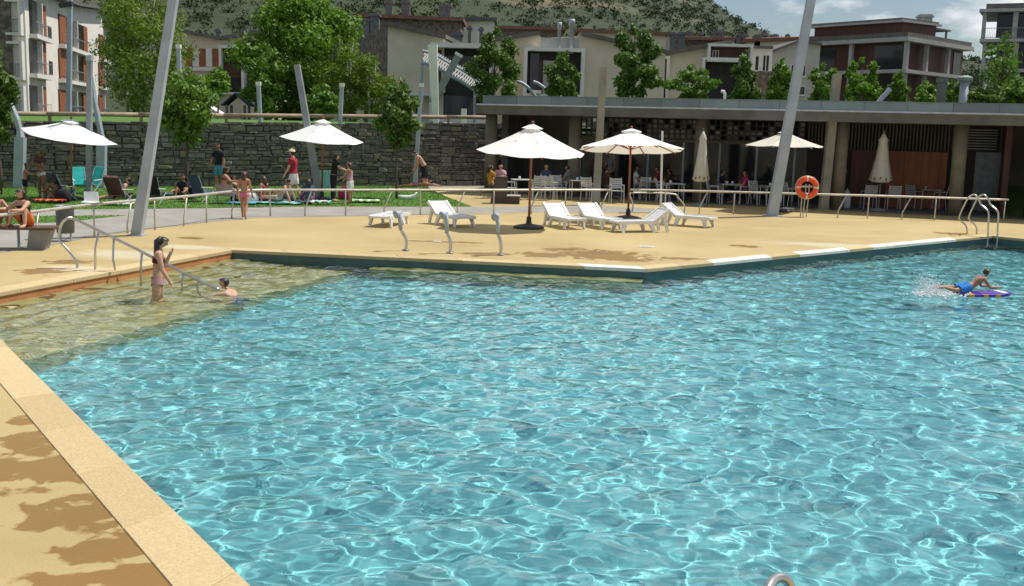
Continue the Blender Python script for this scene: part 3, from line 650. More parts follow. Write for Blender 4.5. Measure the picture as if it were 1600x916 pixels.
pbox(fD, D_, 'glazing', 'dark_glass', 828, 84, 842, 150, .04, .12); pbox(fD, D_, 'brown_panel', 'brown_clad', 842, 95, 847, 150, .04, .3); pbox(fD, D_, 'inner_wall', 'render_grey', 848, 95, 866, 148, .04, .14)
pbox(fD, D_, 'balcony_slab', 'frame_white', 828, 142, 845, 147, 1.0, 1.7)
for x0, y0, x1, y1 in ((871, 36, 876, 76), (889, 31, 896, 76)):
    mb = MB(); u0, u1, z0, z1 = fD.rect(x0, y0, x1, y1); mb.lathe([((u1-u0)/2, z0-.4), ((u1-u0)/2, z1-.4), ((u1-u0)*.7, z1-.4), ((u1-u0)*.7, z1)], 12, fD.w((u0+u1)/2, .45, 0)); mb.build('flue', 'galvanised', D_, True)
# --- house with double frames further right
far_row('tiled_house', 'low house with orange tiled roof and many dark chimneys behind the rounded tree', 905, 1040, 50, 56, 90, 128, 'render_cream', 'roof_terracotta', ((936, 44, 948, 56), (1004, 48, 1012, 62)))
far_row('white_gable_house', 'white low house with grey chimneys below the hill', 1012, 1075, 52, 60, 90, 138, 'render_white', 'roof_dark', ((1048, 50, 1056, 66, 10), (1060, 50, 1070, 66, 10)))
far_row('long_roof_house', 'long low house with dull red roof and pairs of chimneys', 1062, 1185, 63, 64, 100, 132, 'house_stone', 'roof_terracotta', ((1074, 48, 1082, 60), (1092, 50, 1098, 62), (1114, 48, 1119, 66), (1121, 47, 1132, 66), (1153, 52, 1166, 68, 4), (1179, 54, 1188, 70, 6)))
far_row('ridge_house', 'cream house with pale tiled roof below the end of the ridge', 1168, 1285, 66, 62, 100, 126, 'render_cream', 'roof_terracotta', ((1190, 52, 1199, 68), (1206, 54, 1213, 70), (1229, 53, 1233, 64), (1260, 59, 1265, 72)))
fE = frontal(1030, 1172, 86); E_ = thing('double_framed_house', 'cream house with upper brown terrace and white door frame behind young trees', 'house', (13, 86, 2.5))
rE = [fE.uz(*p) for p in ((1030, 88), (1104, 74), (1145, 68), (1172, 72))]
mb = MB(); fE.poly(mb, [(rE[0][0], 2.3), (rE[3][0], 2.3), rE[3], rE[2], rE[1], rE[0]], -8, 0); mb.build('wall', 'render_cream', E_)
mb = MB(); fE.poly(mb, [rE[0], rE[2], (rE[2][0], rE[2][1]+.3), (rE[0][0], rE[0][1]+.3)], -8.2, .6); mb.build('roof', 'roof_dark', E_)
boxframe(fE, E_, 1103, 70, 1173, 98, .2, .9, 'brown_clad'); boxframe(fE, E_, 1094, 91, 1156, 160, .2, .8); boxframe(fE, E_, 1022, 88, 1044, 160, .22, .5)
window(fE, E_, 1114, 80, 1122, 91, t=.05)
# --- white house and grey gable
fW = frontal(1170, 1206, 92); w_ = thing('white_house', 'small bright white house with narrow windows beside the grey gable', 'house', (20, 92, 2.5))
mb = MB(); u0, u1, z0, z1 = fW.rect(1170, 75, 1206, 118); fW.box(mb, u0, u1, 2.3, z1, -7, 0); mb.build('wall', 'render_white', w_); pbox(fW, w_, 'roof', 'roof_dark', 1168, 72, 1207, 76, -7, .3)
window(fW, w_, 1180, 88, 1185, 110, t=.05, mull=0); window(fW, w_, 1192, 87, 1201, 111, t=.05); pbox(fW, w_, 'stone_base', 'house_stone', 1178, 113, 1222, 190, .004, 1.5)
fG = frontal(1203, 1282, 96, 4); G_ = thing('grey_gable_house', 'pale grey gabled house with dark narrow windows beside the brown block', 'house', (25, 96, 2.5))
rG = [fG.uz(*p) for p in ((1203, 83), (1247, 66), (1282, 71))]
mb = MB(); fG.poly(mb, [(rG[0][0], 2.3), (rG[2][0], 2.3), rG[2], rG[1], rG[0]], -8, 0); mb.build('wall', 'render_grey', G_)
for a, b_ in ((0, 1), (1, 2)):
    mb = MB(); p, q = rG[a], rG[b_]; fG.poly(mb, [p, q, (q[0], q[1]+.2), (p[0], p[1]+.2)], -8.2, .4); mb.build('roof', 'roof_dark', G_)
for a in ((1236, 102, 1241, 119), (1252, 102, 1258, 119), (1206, 102, 1213, 112), (1249, 136, 1257, 148), (1184, 124, 1192, 140)): window(fG, G_, *a, t=.05, mull=0)
# --- brown modern block
kc = Vector((39.9, 114.5)); dl = Vector((-.736, 1)).normalized(); dr = Vector((1.006, 1)).normalized()
fL = Fr(kc+dl*22, kc); fR = Fr(kc, kc+dr*16)
K_ = thing('brown_block', 'modern apartment block clad in dark brown with pale floor slabs', 'apartment block', (41.5, 113, 2.5))
cor = [kc+dl*21, kc-Vector((0, -.8)), kc+dr*15]
mb = MB(); q = [kc+dl*21.5+dr*.9, kc+dr*.9+dl*.9, kc+dr*15.5+dl*.9, kc+dr*15.5+dl*12, kc+dl*21.5+dr*12]
mb.prism([(p.x, p.y, 2.3) for p in q], (0, 0, 10.0)); mb.build('cladding', 'brown_clad', K_)
for z in (5.9, 9.15, 12.35):
    q = [kc+dl*22-dr*.2, kc-dl*.2-dr*.2, kc+dr*16-dl*.2, kc+dr*16+dl*12.5, kc+dl*22+dr*12.5]
    mb = MB(); mb.prism([(p.x, p.y, z) for p in q], (0, 0, .36 if z < 12 else .42)); mb.build('floor_slab', 'grey_slab', K_)
mb = MB(); q = [kc+dl*22+dr*0, kc, kc+dr*15.7, kc+dr*15.7+dl*12, kc+dl*22+dr*12]; mb.prism([(p.x, p.y, 12.77) for p in q], (0, 0, .5)); mb.build('roof', 'roof_dark', K_)
for (z0, z1) in ((9.51, 12.35), (6.26, 9.15), (2.4, 5.9)):
    for fr, us in ((fL, (.2, 7.5, 15, 21.8)), (fR, (5.2, 10.5))):
        for u in us: mb = MB(); fr.box(mb, u-.2, u+.2, z0, z1, -.5, -.1); mb.build('pillar', 'grey_slab', K_)
    for u0, u1 in ((1, 4), (9, 12.5), (17.5, 21)): mb = MB(); fL.box(mb, u0, u1, z0+.1, z1-.3, -.88, -.82); mb.build('window', 'dark_glass', K_)
    for u0, u1 in ((13.2, 15),): mb = MB(); fR.box(mb, u0, u1, z0+.1, z1-.3, -.88, -.82); mb.build('window', 'dark_glass', K_)
fP = Fr(kc+dl*13.5+dr*2.5, kc+dl*1.5+dr*2.5)
mb = MB(); fP.box(mb, 0, 11.5, 13.2, 14.55, -6, 0); mb.build('penthouse', 'brown_clad', K_); mb = MB(); fP.box(mb, -.6, 11.9, 14.55, 14.75, -6.5, .6); mb.build('penthouse_roof', 'grey_slab', K_)
mb = MB(); fP.box(mb, -.3, 11.6, 14.75, 15.0, -6.3, .3); mb.build('penthouse_roof_cover', 'roof_dark', K_)
for a in ((1438, 22, 1456, 62, 111.5),): chimney(*a[:4], 121.5, K_, 'grey_slab')
pg = Fr(kc+dr*3.0+dl*3, kc+dr*15.5+dl*3)
mb = MB(); pg.box(mb, 0, 12.6, 14.6, 14.78, -3, .3); mb.build('pergola_roof', 'roof_dark', K_)
for u in (3.5, 9, 12.2): mb = MB(); pg.box(mb, u, u+.18, 12.9, 14.6, -.2, 0); mb.build('pergola_post', 'galvanised_dull', K_)
for a in ((1360, 52, 1394, 60), (1290, 56, 1300, 66), (1318, 59, 1324, 66)): pbox(fL, K_, 'roof_unit', 'grey_slab' if a[0] == 1360 else 'chimney_grey', *a, -2.2, -1.0)
# --- block at the right edge
fH = frontal(1531, 1760, 106, -27); H_ = thing('glazed_block', 'grey apartment block with projecting floor slabs and glazed corner', 'apartment block', fH.w(0, 0, 2.4))
mb = MB(); u0, u1, z0, z1 = fH.rect(1556, 14, 1760, 200); fH.box(mb, u0, u1, 2.3, z1, -10, -1.2); mb.build('wall', 'concrete_dark', H_)
for y in (12, 60, 108): u0, u1, z0, z1 = fH.rect(1531, y, 1760, y+5); mb = MB(); fH.box(mb, u0, u1, z0, z1, -10, .3); mb.build('floor_slab', 'grey_slab', H_)
pbox(fH, H_, 'roof', 'roof_dark', 1541, 3, 1760, 12, -9, -.2)
for y0, y1 in ((17, 60), (65, 108), (113, 200)):
    for x0, x1 in ((1534, 1540), (1582, 1590)): pbox(fH, H_, 'pillar', 'grey_slab', x0, y0, x1, y1, -.6, -.2)
    pbox(fH, H_, 'window', 'dark_glass', 1556, y0+2, 1581, y1-2, -1.19, -1.1); pbox(fH, H_, 'window', 'dark_glass', 1591, y0+2, 1640, y1-2, -1.19, -1.1)
u0, u1, z0, z1 = fH.rect(1534, 48, 1600, 60); railing(fH, H_, u0, u1, z0, .1, 1.0)
# ------------------------------------------------------------------ the cafe
E0 = Vector((-1.65, 43.9)); E1 = Vector((26.0, 33.11)); fc = Fr(E0, E1)         # roof edge line; d < 0 runs into the building
cafe = thing('cafe_pavilion', 'long low concrete cafe pavilion with flat roof and open front', 'cafe', (E0.x, E0.y, 0))
DEP = 7.5
mb = MB(); fc.box(mb, 0, fc.L, 3.16, 3.50, -DEP, 0); mb.build('roof_slab', 'concrete', cafe)
mb = MB(); fc.box(mb, .02, fc.L, 3.50, 3.56, -DEP, -.06); mb.build('flashing', 'flashing', cafe)
u = .25; k = 0
while u < fc.L-.2:
    l = 1.45; mb = MB(); fc.box(mb, u+.008, min(u+l, fc.L)-.008, 3.56, 3.86, -.22, -.14); mb.build('parapet_panel', 'parapet_metal', cafe); u += l
mb = MB(); fc.box(mb, .25, fc.L, 3.86, 3.89, -.28, -.10); mb.build('parapet_cap', 'parapet_metal', cafe)
mb = MB(); fc.box(mb, .3, fc.L, 3.56, 3.60, -DEP+.1, -.3); mb.build('roof_gravel', 'roof_dark', cafe)
def u_at(px, d, z=1.6):
    a, b = -5., 40.
    for _ in range(40):
        m = (a+b)/2
        if proj(fc.w(m, d, z))[0] < px: a = m
        else: b = m
    return a
for px in (767, 897, 1094, 1312, 1497):
    u = u_at(px, -1.0); mb = MB(); mb.lathe([(.24, 0), (.24, 3.16)], 16, fc.w(u, -1.0, 0)); mb.build('column', 'cafe_column', cafe, True)
BK = -4.6                                      # plane of the glazed front of the bar
UL, UR = u_at(905, BK), u_at(1262, BK)
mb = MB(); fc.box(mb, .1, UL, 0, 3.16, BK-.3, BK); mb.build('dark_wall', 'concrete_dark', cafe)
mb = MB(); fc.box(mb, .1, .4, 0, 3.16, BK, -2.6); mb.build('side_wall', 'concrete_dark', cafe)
mb = MB(); fc.box(mb, 0, fc.L, .006, .02, -DEP, -.7); mb.build('floor', 'concrete', cafe)
mb = MB(); fc.box(mb, UL, UR, 2.22, 2.34, BK-.1, BK+.05); mb.build('lintel', 'cafe_column', cafe)
uu = UL
while uu < UR-.1:                              # glazing bays
    e = min(uu+1.5, UR); mb = MB(); fc.box(mb, uu, uu+.09, .02, 2.22, BK-.06, BK+.04); mb.build('mullion', 'galvanised', cafe)
    if not (u_at(1050, BK) < uu+.7 < u_at(1085, BK)): mb = MB(); fc.box(mb, uu+.09, e, .1, 2.22, BK-.03, BK-.015); mb.build('pane', 'dark_glass', cafe)
    uu = e
# pierced block screens above the glazing
bl = MB(); day = MB(); nb = int((UR-UL)/.24)
for i in range(nb):
    for j in range(4):
        u0 = UL+i*.24; z0 = 2.34+j*.2
        fc.box(bl, u0, u0+.05, z0, z0+.2, BK-.1, BK); fc.box(bl, u0+.05, u0+.24, z0, z0+.045, BK-.1, BK)
        if random.random() < .62: fc.box(day, u0+.06, u0+.23, z0+.055, z0+.19, BK-.07, BK-.05)  # pale insert, coloured to pass for daylight showing through the hole
tag(bl.build('block_screen', 'concrete_dark', cafe), kind='stuff'); tag(day.build('daylight_inserts', 'glass_block', cafe), kind='stuff')
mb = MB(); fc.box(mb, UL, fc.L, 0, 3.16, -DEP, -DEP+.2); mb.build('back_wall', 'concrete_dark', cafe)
mb = MB(); fc.box(mb, UL+.5, UR-.6, .02, 1.05, BK-1.9, BK-1.4); mb.build('bar_counter', 'cafe_column', cafe)
# slatted louvres and orange-brown timber wall to the right
u0, u1 = UR, u_at(1480, BK+.6)
uu = UR
while uu < u1:
    mb = MB(); fc.box(mb, uu, uu+.05, 2.15, 3.16, BK+.3, BK+.42); mb.build('louvre', 'concrete', cafe); uu += .125
mb = MB(); fc.box(mb, u_at(1330, BK+.6), u_at(1386, BK+.6), .02, 2.15, BK+.5, BK+.58); mb.build('dark_timber', 'brown_clad', cafe)
u = u_at(1386, BK+.6)
while u < u1:
    e = min(u+.62, u1); mb = MB(); fc.box(mb, u+.006, e-.006, .02, 2.15, BK+.5, BK+.6); mb.build('timber_panel', 'cafe_wood', cafe); u = e
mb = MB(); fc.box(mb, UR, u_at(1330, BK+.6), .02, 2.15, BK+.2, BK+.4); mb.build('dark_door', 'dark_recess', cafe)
u = u_at(1510, BK+1.2); e = u_at(1560, BK+1.2)
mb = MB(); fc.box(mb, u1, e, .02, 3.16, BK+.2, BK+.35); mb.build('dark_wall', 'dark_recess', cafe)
mb = MB(); fc.box(mb, u+.3, u+1.2, .02, 2.2, BK+.36, BK+.4); mb.build('grey_door', 'bin_metal', cafe)
for k in range(8): mb = MB(); fc.box(mb, u1+.1, e-.1, 2.3+k*.1, 2.34+k*.1, BK+.36, BK+.46); mb.build('louvre', 'galvanised_dull', cafe)
mb = MB(); fc.box(mb, u_at(1566, -2.5), u_at(1576, -2.5), .02, 3.16, BK, -2.0); mb.build('end_wall', 'brown_clad', cafe)
u = u_at(1606, -1.5); mb = MB(); fc.box(mb, u, u+.35, .02, 3.16, -2, -1); mb.build('end_pier', 'dark_recess', cafe)
# ------------------------------------------------------------------ posts
def post(name, label, base, top, w0, w1, mat='galvanised', cap=None, ext=1.0, cat='post', group=None):
    base = Vector(base); top = Vector(top); top = base+(top-base)*ext
    t = thing(name, label, cat, base, group=group)
    mb = MB(); mb.bar(base-(top-base).normalized()*.03, top, w0, w0, w1, w1, up=(0, 1, 0)); mb.build('shaft', mat, t)
    if cap: mb = MB(); d = (top-base).normalized(); mb.bar(top, top+d*.16, w1*1.25, w1*1.25, up=(0, 1, 0)); mb.build('cap', cap, t)
    mb = MB(); mb.box(base.x-w0*.8, base.x+w0*.8, base.y-w0*.8, base.y+w0*.8, base.z+.002, base.z+.025); mb.build('base_plate', mat, t)
    return t
def lean(name, label, bx, by, tx, ty, w0, w1, **k):
    b = P(bx, by); return post(name, label, b, PY(tx, ty, b.y+k.pop('dy', 0)), w0, w1, **k)
lean('leaning_post', 'big pale grey steel post leaning over the railing by the pool steps', 214, 368, 271, 0, .23, .18, ext=1.15)
lean('leaning_post', 'tall grey steel post leaning across the cafe front beside the lifebuoy', 1206, 338, 1267, 0, .33, .24, ext=1.15)
lean('leaning_post', 'short grey post leaning in front of the hexagonal white parasol', 500, 312, 464, 101, .24, .19, mat='galvanised_dull')
lean('leaning_post', 'weathered beige grey post leaning at the cafe front behind the lifebuoy', 1286, 328, 1308, 116, .30, .27, mat='post_weathered')
lean('upright_post', 'weathered upright grey post between the two large parasols', 931, 321, 943, 105, .26, .23, mat='post_weathered')
lean('upright_post', 'upright grey post standing through the far lawn parasol', 139, 312, 140, 95, .17, .15, mat='galvanised_dull', cap='galvanised')
for bx, by, tx, ty, lb in ((411, 288, 404, 134, 'white capped grey post by the stone wall near the walking girl'), (527, 290, 534, 136, 'white capped grey post at the wall behind the woman in black'), (648, 293, 658, 136, 'white capped grey post against the wall beside the bending man'), (286, 288, 279, 76, 'white capped grey post at the wall behind the small lawn tree')):
    lean('capped_post', lb, bx, by, tx, ty, .165, .15, cap='frame_white', mat='galvanised', group='capped posts along the stone wall')
def bent(label, base, pts, w):
    b = P(*base); t = thing('bent_post', label, 'post', b, group='bent posts along the stone wall')
    q = [b+Vector((0, 0, -.02))]+[PY(x, y, b.y) for x, y in pts]
    mb = MB(); mb.bar(q[0], q[1], w, w*.8, up=(0, 1, 0)); mb.build('shaft', 'galvanised', t)
    mb = MB(); mb.tube(q[1:], [w*.52]+[w*.36]*(len(q)-3)+[w*.16], 6); mb.build('bent_tip', 'galvanised', t)
bent('grey post with curved tip behind the dark haired child', (30, 294), ((32, 215), (31, 204), (27, 188), (18, 168), (8, 150)), .34)
bent('grey post with bent tip behind the folded teal chairs', (158, 294), ((159, 224), (158, 210), (153, 185), (146, 150), (144, 120)), .32)
# lamp column on the terrace and small things up there
b = PY(107, 178, 70); b.z = 2.4
t = post('lamp_column', 'tall thin lamp column in front of the white apartment house', b, PY(110, -30, 70), .3, .24, cat='lamp')
mb = MB(); q = PY(108, 10, 70); mb.bar(q+Vector((-.5, -.2, 0)), q+Vector((.3, -.2, .15)), .35, .25); mb.build('lamp_head', 'black_plastic', t)
b = PY(722, 187, 55); b.z = 2.35
post('leaning_post', 'dark grey leaning post with white cap beside the arched pergola', PY(676, 160, 62), PY(716, 88, 62), .42, .36, mat='galvanised_dull', cap='frame_white')
b = PY(682, 190, 60); b.z = 2.3; post('frame_post', 'slim white upright post in front of the framed loggia', b, PY(676, 70, 60), .28, .5, mat='frame_white')
b = PY(724, 190, 52); b.z = 2.4; post('marker_post', 'short white marker post on the terrace beside the cafe roof', b, PY(725, 170, 52), .24, .24, mat='frame_white')
b = P(1257, 338, 0)
pl = P(1032, 332); t = thing('shower_pole', 'slim white pole standing between the parasol and the folded umbrella', 'pole', pl)
mb = MB(); mb.tube([pl, PY(1035, 205, pl.y)], .035, 8); mb.build('pole', 'frame_white', t); mb = MB(); mb.lathe([(.14, 0), (.12, .05)], 12, pl); mb.build('base', 'galvanised', t)
for k, (x0, y0, x1, y1, lb) in enumerate(((1366, 163, 1391, 139, 'white slanted vent pipe on the cafe roof'),)):
    q = PY(x0, y0+4, 42); t = thing('vent_pipe', lb, 'pipe', q); mb = MB(); mb.tube([q, PY(x1, y1, 42)], .09, 8); mb.build('pipe', 'galvanised', t); mb = MB(); mb.lathe([(.16, -.12), (.12, .05)], 10, q); mb.build('collar', 'galvanised', t)
for x, lb in ((1132, 'small white hooked vent on the cafe roof by the dark conical tree'), (1241, 'small pale vent pipe on the cafe roof beside the leaning post')):
    q = PY(x, 156, 46); q.z = 3.58; t = thing('roof_vent', lb, 'vent', q); mb = MB(); zt = zat(q.x, q.y, 143); mb.tube([q, (q.x, q.y, zt-.1), (q.x-.05, q.y, zt), (q.x-.16, q.y, zt)], .06, 8); mb.build('pipe', 'frame_white', t)
    mb = MB(); mb.lathe([(.12, -.02), (.1, .06)], 10, q); mb.build('collar', 'galvanised', t)
# arched lattice pergola
pa = PY(700, 150, 66); pa.z = 2.4; t = thing('arched_pergola', 'arched grey lattice pergola behind the left end of the cafe roof', 'pergola', pa)
for dy in (0, 1.6):
    ctr = [PY(x, y, 66+dy) for x, y in ((660, 98), (680, 104), (700, 116), (722, 128), (740, 140), (752, 158))]
    for k in range(2):
        mb = MB(); mb.tube([p+Vector((0, 0, .7*k)) for p in ctr], .1, 6); mb.build('arch_rib', 'galvanised', t)
for k in range(26):
    a = k/25*4.6; i = int(a); f = a-i; C0 = [PY(x, y, 66) for x, y in ((660, 98), (680, 104), (700, 116), (722, 128), (740, 140), (752, 158))]
    p = C0[i].lerp(C0[i+1], f); mb = MB()
    for q in range(3): mb.bar(p+Vector((0, q*.6-.1, .3*q-.1)), p+Vector((.15, q*.6+.4, .3*q+.22)), .09, .05)
    mb.build('slat', 'grey_slab', t)
for x, y in ((660, 98), (742, 142)): q = PY(x, y, 66); mb = MB(); mb.bar((q.x, q.y, 2.3), q, .14); mb.build('leg', 'galvanised', t)
for x0, yb in ((790, 152), (815, 152)):
    q = PY(x0, yb, 64); t = thing('hoop', 'thin grey hoop behind the cafe roof '+('beside the bushy tree' if x0 == 790 else 'next to the white framed loggia'), 'hoop', (q.x, q.y, 2.4), group='hoops behind the cafe roof'); mb = MB()
    mb.tube([(q.x+.35-1.9*math.cos(a), q.y, 2.4+2.9*math.sin(a)) for a in np.linspace(PI, PI*.55, 10)], .09, 6); mb.build('arch', 'galvanised', t)
# playhouse on the terrace
q = PY(372, 180, 62); q.z = 2.35; t = thing('playhouse', 'small wooden playhouse with blue gabled roof on the terrace', 'playhouse', q)
for sx in (-.5, .5):
    for sy in (-.5, .5): mb = MB(); mb.bar((q.x+sx, q.y+sy, 2.3), (q.x+sx, q.y+sy, 3.45), .12); mb.build('corner_post', 'bin_metal', t)
mb = MB(); mb.box(q.x-.5, q.x+.5, q.y-.56, q.y-.5, 2.5, 3.0); mb.build('front_panel', 'cloth_rose', t); mb = MB(); mb.box(q.x-.56, q.x-.5, q.y-.5, q.y+.5, 2.5, 3.0); mb.build('side_panel', 'cloth_rose', t)
for s_ in (-1, 1):
    mb = MB(); mb.prism([(q.x+s_*.75, q.y-.7, 3.4), (q.x, q.y-.7, 4.05), (q.x, q.y-.7, 4.13), (q.x+s_*.8, q.y-.7, 3.46)], (0, 1.4, 0)); mb.build('roof_board', 'cloth_denim', t)
q = PY(333, 172, 66); q.z = 2.35; t = thing('sun_awning', 'small white canvas sunshade beside the playhouse', 'sunshade', q); mb = MB(); mb.add([(q.x-.4, q.y, 3.45), (q.x+.45, q.y, 3.0), (q.x+.45, q.y+1, 3.0), (q.x-.4, q.y+1, 3.5), (q.x, q.y+.5, 3.1)], [(0, 1, 4), (1, 2, 4), (2, 3, 4), (3, 0, 4)]); mb.build('cloth', 'canvas', t)
for dx, dy, zz in ((-.4, 0, 3.45), (.45, 0, 3.0), (.45, 1, 3.0), (-.4, 1, 3.5)): mb = MB(); mb.tube([(q.x+dx, q.y+dy, 2.3), (q.x+dx, q.y+dy, zz)], .03, 6); mb.build('pole', 'galvanised', t)
# ------------------------------------------------------------------ trees
def leaves(name, clumps, n, size, mat, par, seed, narrow=1.0):
    rng = np.random.default_rng(seed); w = np.array([c[3]*c[4]*c[5] for c in clumps]); w = w/w.sum(); idx = rng.choice(len(clumps), n, p=w)
    C = np.array([c[:3] for c in clumps])[idx]; S = np.array([c[3:6] for c in clumps])[idx]
    d = rng.normal(0, 1, (n, 3)); d /= np.linalg.norm(d, axis=1, keepdims=True); rr = rng.random(n)**.42
    p = C+d*S*rr[:, None]*rng.uniform(.8, 1.12, (n, 1))
    nrm = d+rng.normal(0, .75, (n, 3))+np.array([0, 0, .35]); nrm /= np.linalg.norm(nrm, axis=1, keepdims=True)
    a = rng.normal(0, 1, (n, 3)); a -= nrm*(a*nrm).sum(1, keepdims=True); a /= np.linalg.norm(a, axis=1, keepdims=True); b = np.cross(nrm, a); s = size*rng.uniform(.6, 1.25, (n, 1))
    v = np.stack([p-a*s*.95, p+b*s*.42*narrow-nrm*s*.1, p+a*s*.95, p-b*s*.42*narrow-nrm*s*.1], 1).reshape(-1, 3)
    o = root_loc(par); v = v-np.array(o)
    ob = fast_mesh(name, v, np.arange(4*n).reshape(-1, 4), mat); ob.parent = par; return ob
def tree(name, label, base, h_trunk, crown, mat, n, leaf, seed, tr=.09, bark='bark', sub=14, cone=0., stems=1, group=None, spread=.62, narrow=1.0):
    """crown = (z0, z1, radius_x, radius_y); clumps fill an egg or cone of that size"""
    base = Vector(base); rng = random.Random(seed); t = thing(name, label, 'tree', base, group=group); z0, z1, rx, ry = crown; rx *= 1.14; ry *= 1.14; cl = []
    for k in range(sub):
        f = (k+.5)/sub; z = z0+(z1-z0)*f; prof = (math.sin(PI*min(1, max(.02, f*.92+.06)))**.7)*(1-cone)+cone*(1-f*.93)**.85*(1 if f > .12 else .75)
        for q in range(2 if f < .8 else 1):
            a = k*2.4+q*PI+rng.uniform(-.4, .4); rr = prof*spread*rng.uniform(.4, 1.25)
            s = rng.uniform(.22, .46)*prof+.07; cl.append((base.x+math.cos(a)*rx*rr, base.y+math.sin(a)*ry*rr, z, rx*s, ry*s, (z1-z0)*rng.uniform(.09, .15)))
    mb = MB(); limb = MB()
    for st in range(stems):
        ox = (st-(stems-1)/2)*.5*rx*.5; top = Vector((base.x+ox*1.8+rng.uniform(-.1, .1), base.y, z0+(z1-z0)*.75)); b0 = base+Vector((ox*.3, 0, -.03))
        pts = [b0.lerp(top, i/5)+Vector((rng.uniform(-.05, .05), rng.uniform(-.05, .05), 0))*(0 if i == 0 else 1) for i in range(6)]
        mb.tube(pts, [tr*(1.15-.9*i/5) for i in range(6)], 8)
        for c in cl[::2]:
            i = rng.uniform(1.8, 4.6); s_ = pts[int(i)].lerp(pts[int(i)+1], i % 1)
            if s_.z < c[2]+.4: limb.tube([s_, s_.lerp(Vector(c[:3]), .55)+Vector((0, 0, .06)), Vector(c[:3])], [tr*.38, tr*.25, tr*.08], 5)
    mb.build('trunk', bark, t, True); limb.build('limbs', bark, t, True); leaves('crown', cl, n, leaf, mat, t, seed, narrow); return t
def ptree(name, label, px, Y, zb, ytop, ybot, wpx, mat, n, leaf, seed, **k):   # crown rows and width in photo pixels, Y the depth it stands at
    m = PY(px, ybot, Y); x = m.x; z1 = zat(x, Y, ytop); z0 = zat(x, Y, ybot); r = wpx/2*Y/F
    return tree(name, label, (x, Y, zb), 0, (z0, z1, r, r), mat, n, leaf, seed, **k)
ptree('lawn_tree', 'small leafy lawn tree right behind the big leaning post', 292, 37.5, .0, 108, 222, 98, 'leaf_mid', 3400, .13, 21, tr=.07)
ptree('lawn_tree', 'slender young lawn tree in front of the wall near the bending man', 621, 39.5, .0, 128, 226, 68, 'leaf_dark', 2600, .13, 22, tr=.045)
ptree('lawn_tree', 'dense lawn tree by the curved post behind the bench', -4, 36.5, .0, 82, 216, 62, 'leaf_dark', 3600, .13, 23, tr=.07)
ptree('birch_tree', 'tall feathery lime green birch beside the white apartment house', 226, 62, 2.3, -40, 182, 150, 'leaf_lime', 9500, .16, 24, tr=.10, bark='bark_birch', narrow=.7, stems=2, sub=18)
ptree('birch_tree', 'thin upright birch rising over the white house roof', 196, 66, 2.3, -60, 120, 70, 'leaf_lime', 3200, .17, 25, tr=.10, bark='bark_birch', narrow=.7)
ptree('maple_tree', 'large bright green maple on the terrace beyond the walking girl', 466, 64, 2.3, -46, 185, 165, 'leaf_bright', 14000, .20, 26, tr=.16, sub=20)
ptree('maple_tree', 'pale green side tree under the large maple', 415, 60, 2.3, 70, 180, 66, 'leaf_mid', 2600, .17, 27, tr=.08)
ptree('birch_tree', 'white stemmed birch with drooping yellow green leaves beside the maple', 545, 61, 2.3, 55, 186, 90, 'leaf_lime', 5200, .14, 28, tr=.11, bark='bark_birch', narrow=.7)
ptree('birch_tree', 'forked white birch in front of the dark stone flank', 580, 60, 2.3, 92, 184, 66, 'leaf_lime', 3000, .14, 29, tr=.09, bark='bark_birch', stems=2, narrow=.7)
ptree('terrace_tree', 'small bright green tree beside the playhouse', 341, 56, 2.3, 106, 150, 46, 'leaf_bright', 1500, .13, 30, tr=.05)
ptree('terrace_bush', 'rounded bush under the maple behind the log rail', 505, 57, 2.3, 135, 186, 60, 'leaf_mid', 1800, .14, 31, tr=.05)
for px, yt, w, mt, n, cone, lb, yb in ((772, 44, 84, 'leaf_dark', 5200, .45, 'bushy dark green tree left of the framed loggia', 152), (878, 80, 62, 'leaf_dark', 3000, .5, 'narrow green tree in front of the white framed loggia', 154),
        (990, 38, 98, 'leaf_dark', 7000, .4, 'large rounded dark green tree above the cafe roof', 152), (1083, 104, 76, 'leaf_mid', 2600, .1, 'low pale green tree in front of the cream house', 158),
        (1160, 80, 50, 'leaf_dark', 3000, .8, 'dense conical dark green tree above the cafe roof', 160), (1216, 94, 44, 'leaf_mid', 1700, .5, 'slender light green tree beside the leaning post', 160), (1284, 99, 50, 'leaf_mid', 2000, .5, 'pale green tree at the left corner of the brown block', 162),
        (1344, 88, 54, 'leaf_bright', 2400, .6, 'upright lime green tree in front of the brown block', 165), (1402, 112, 34, 'leaf_mid', 1300, .5, 'thin young tree beside the pillar of the brown block', 166), (1366, 132, 34, 'leaf_bright', 900, .3, 'short bright bush between the slender trees of the brown block', 166),
        (1446, 128, 44, 'leaf_bright', 1500, .2, 'round lime green bush below the brown block', 168), (1488, 126, 32, 'leaf_mid', 1000, .2, 'small green bush beside the grey flue below the brown block', 168)):
    ptree('terrace_tree', lb, px, 60 if px < 1100 else 56, 2.4, yt, yb, w, mt, int(n*.85), .15, px, tr=.07, cone=cone, sub=7+px % 6, spread=.66+.04*(px % 5))
ptree('terrace_tree', 'loose airy tree in front of the glazed block', 1562, 54, 2.4, 52, 150, 60, 'leaf_mid', 900, .13, 51, tr=.06)
for px, yt, w, mt in ((1535, 134, 54, 'leaf_dark'), (1590, 122, 56, 'leaf_mid')):
    ptree('shrub', 'dark spreading shrub at the foot of the glazed block' if mt == 'leaf_dark' else 'lighter leafy shrub at the foot of the glazed block', px, 52, 2.4, yt, 172, w, mt, 1800, .13, px, tr=.05)
q = PY(1504, 168, 52); q.z = 2.4; t = thing('flue', 'round grey ventilation flue with wide cap behind the cafe roof', 'flue', q); zt = zat(q.x, 52, 118)
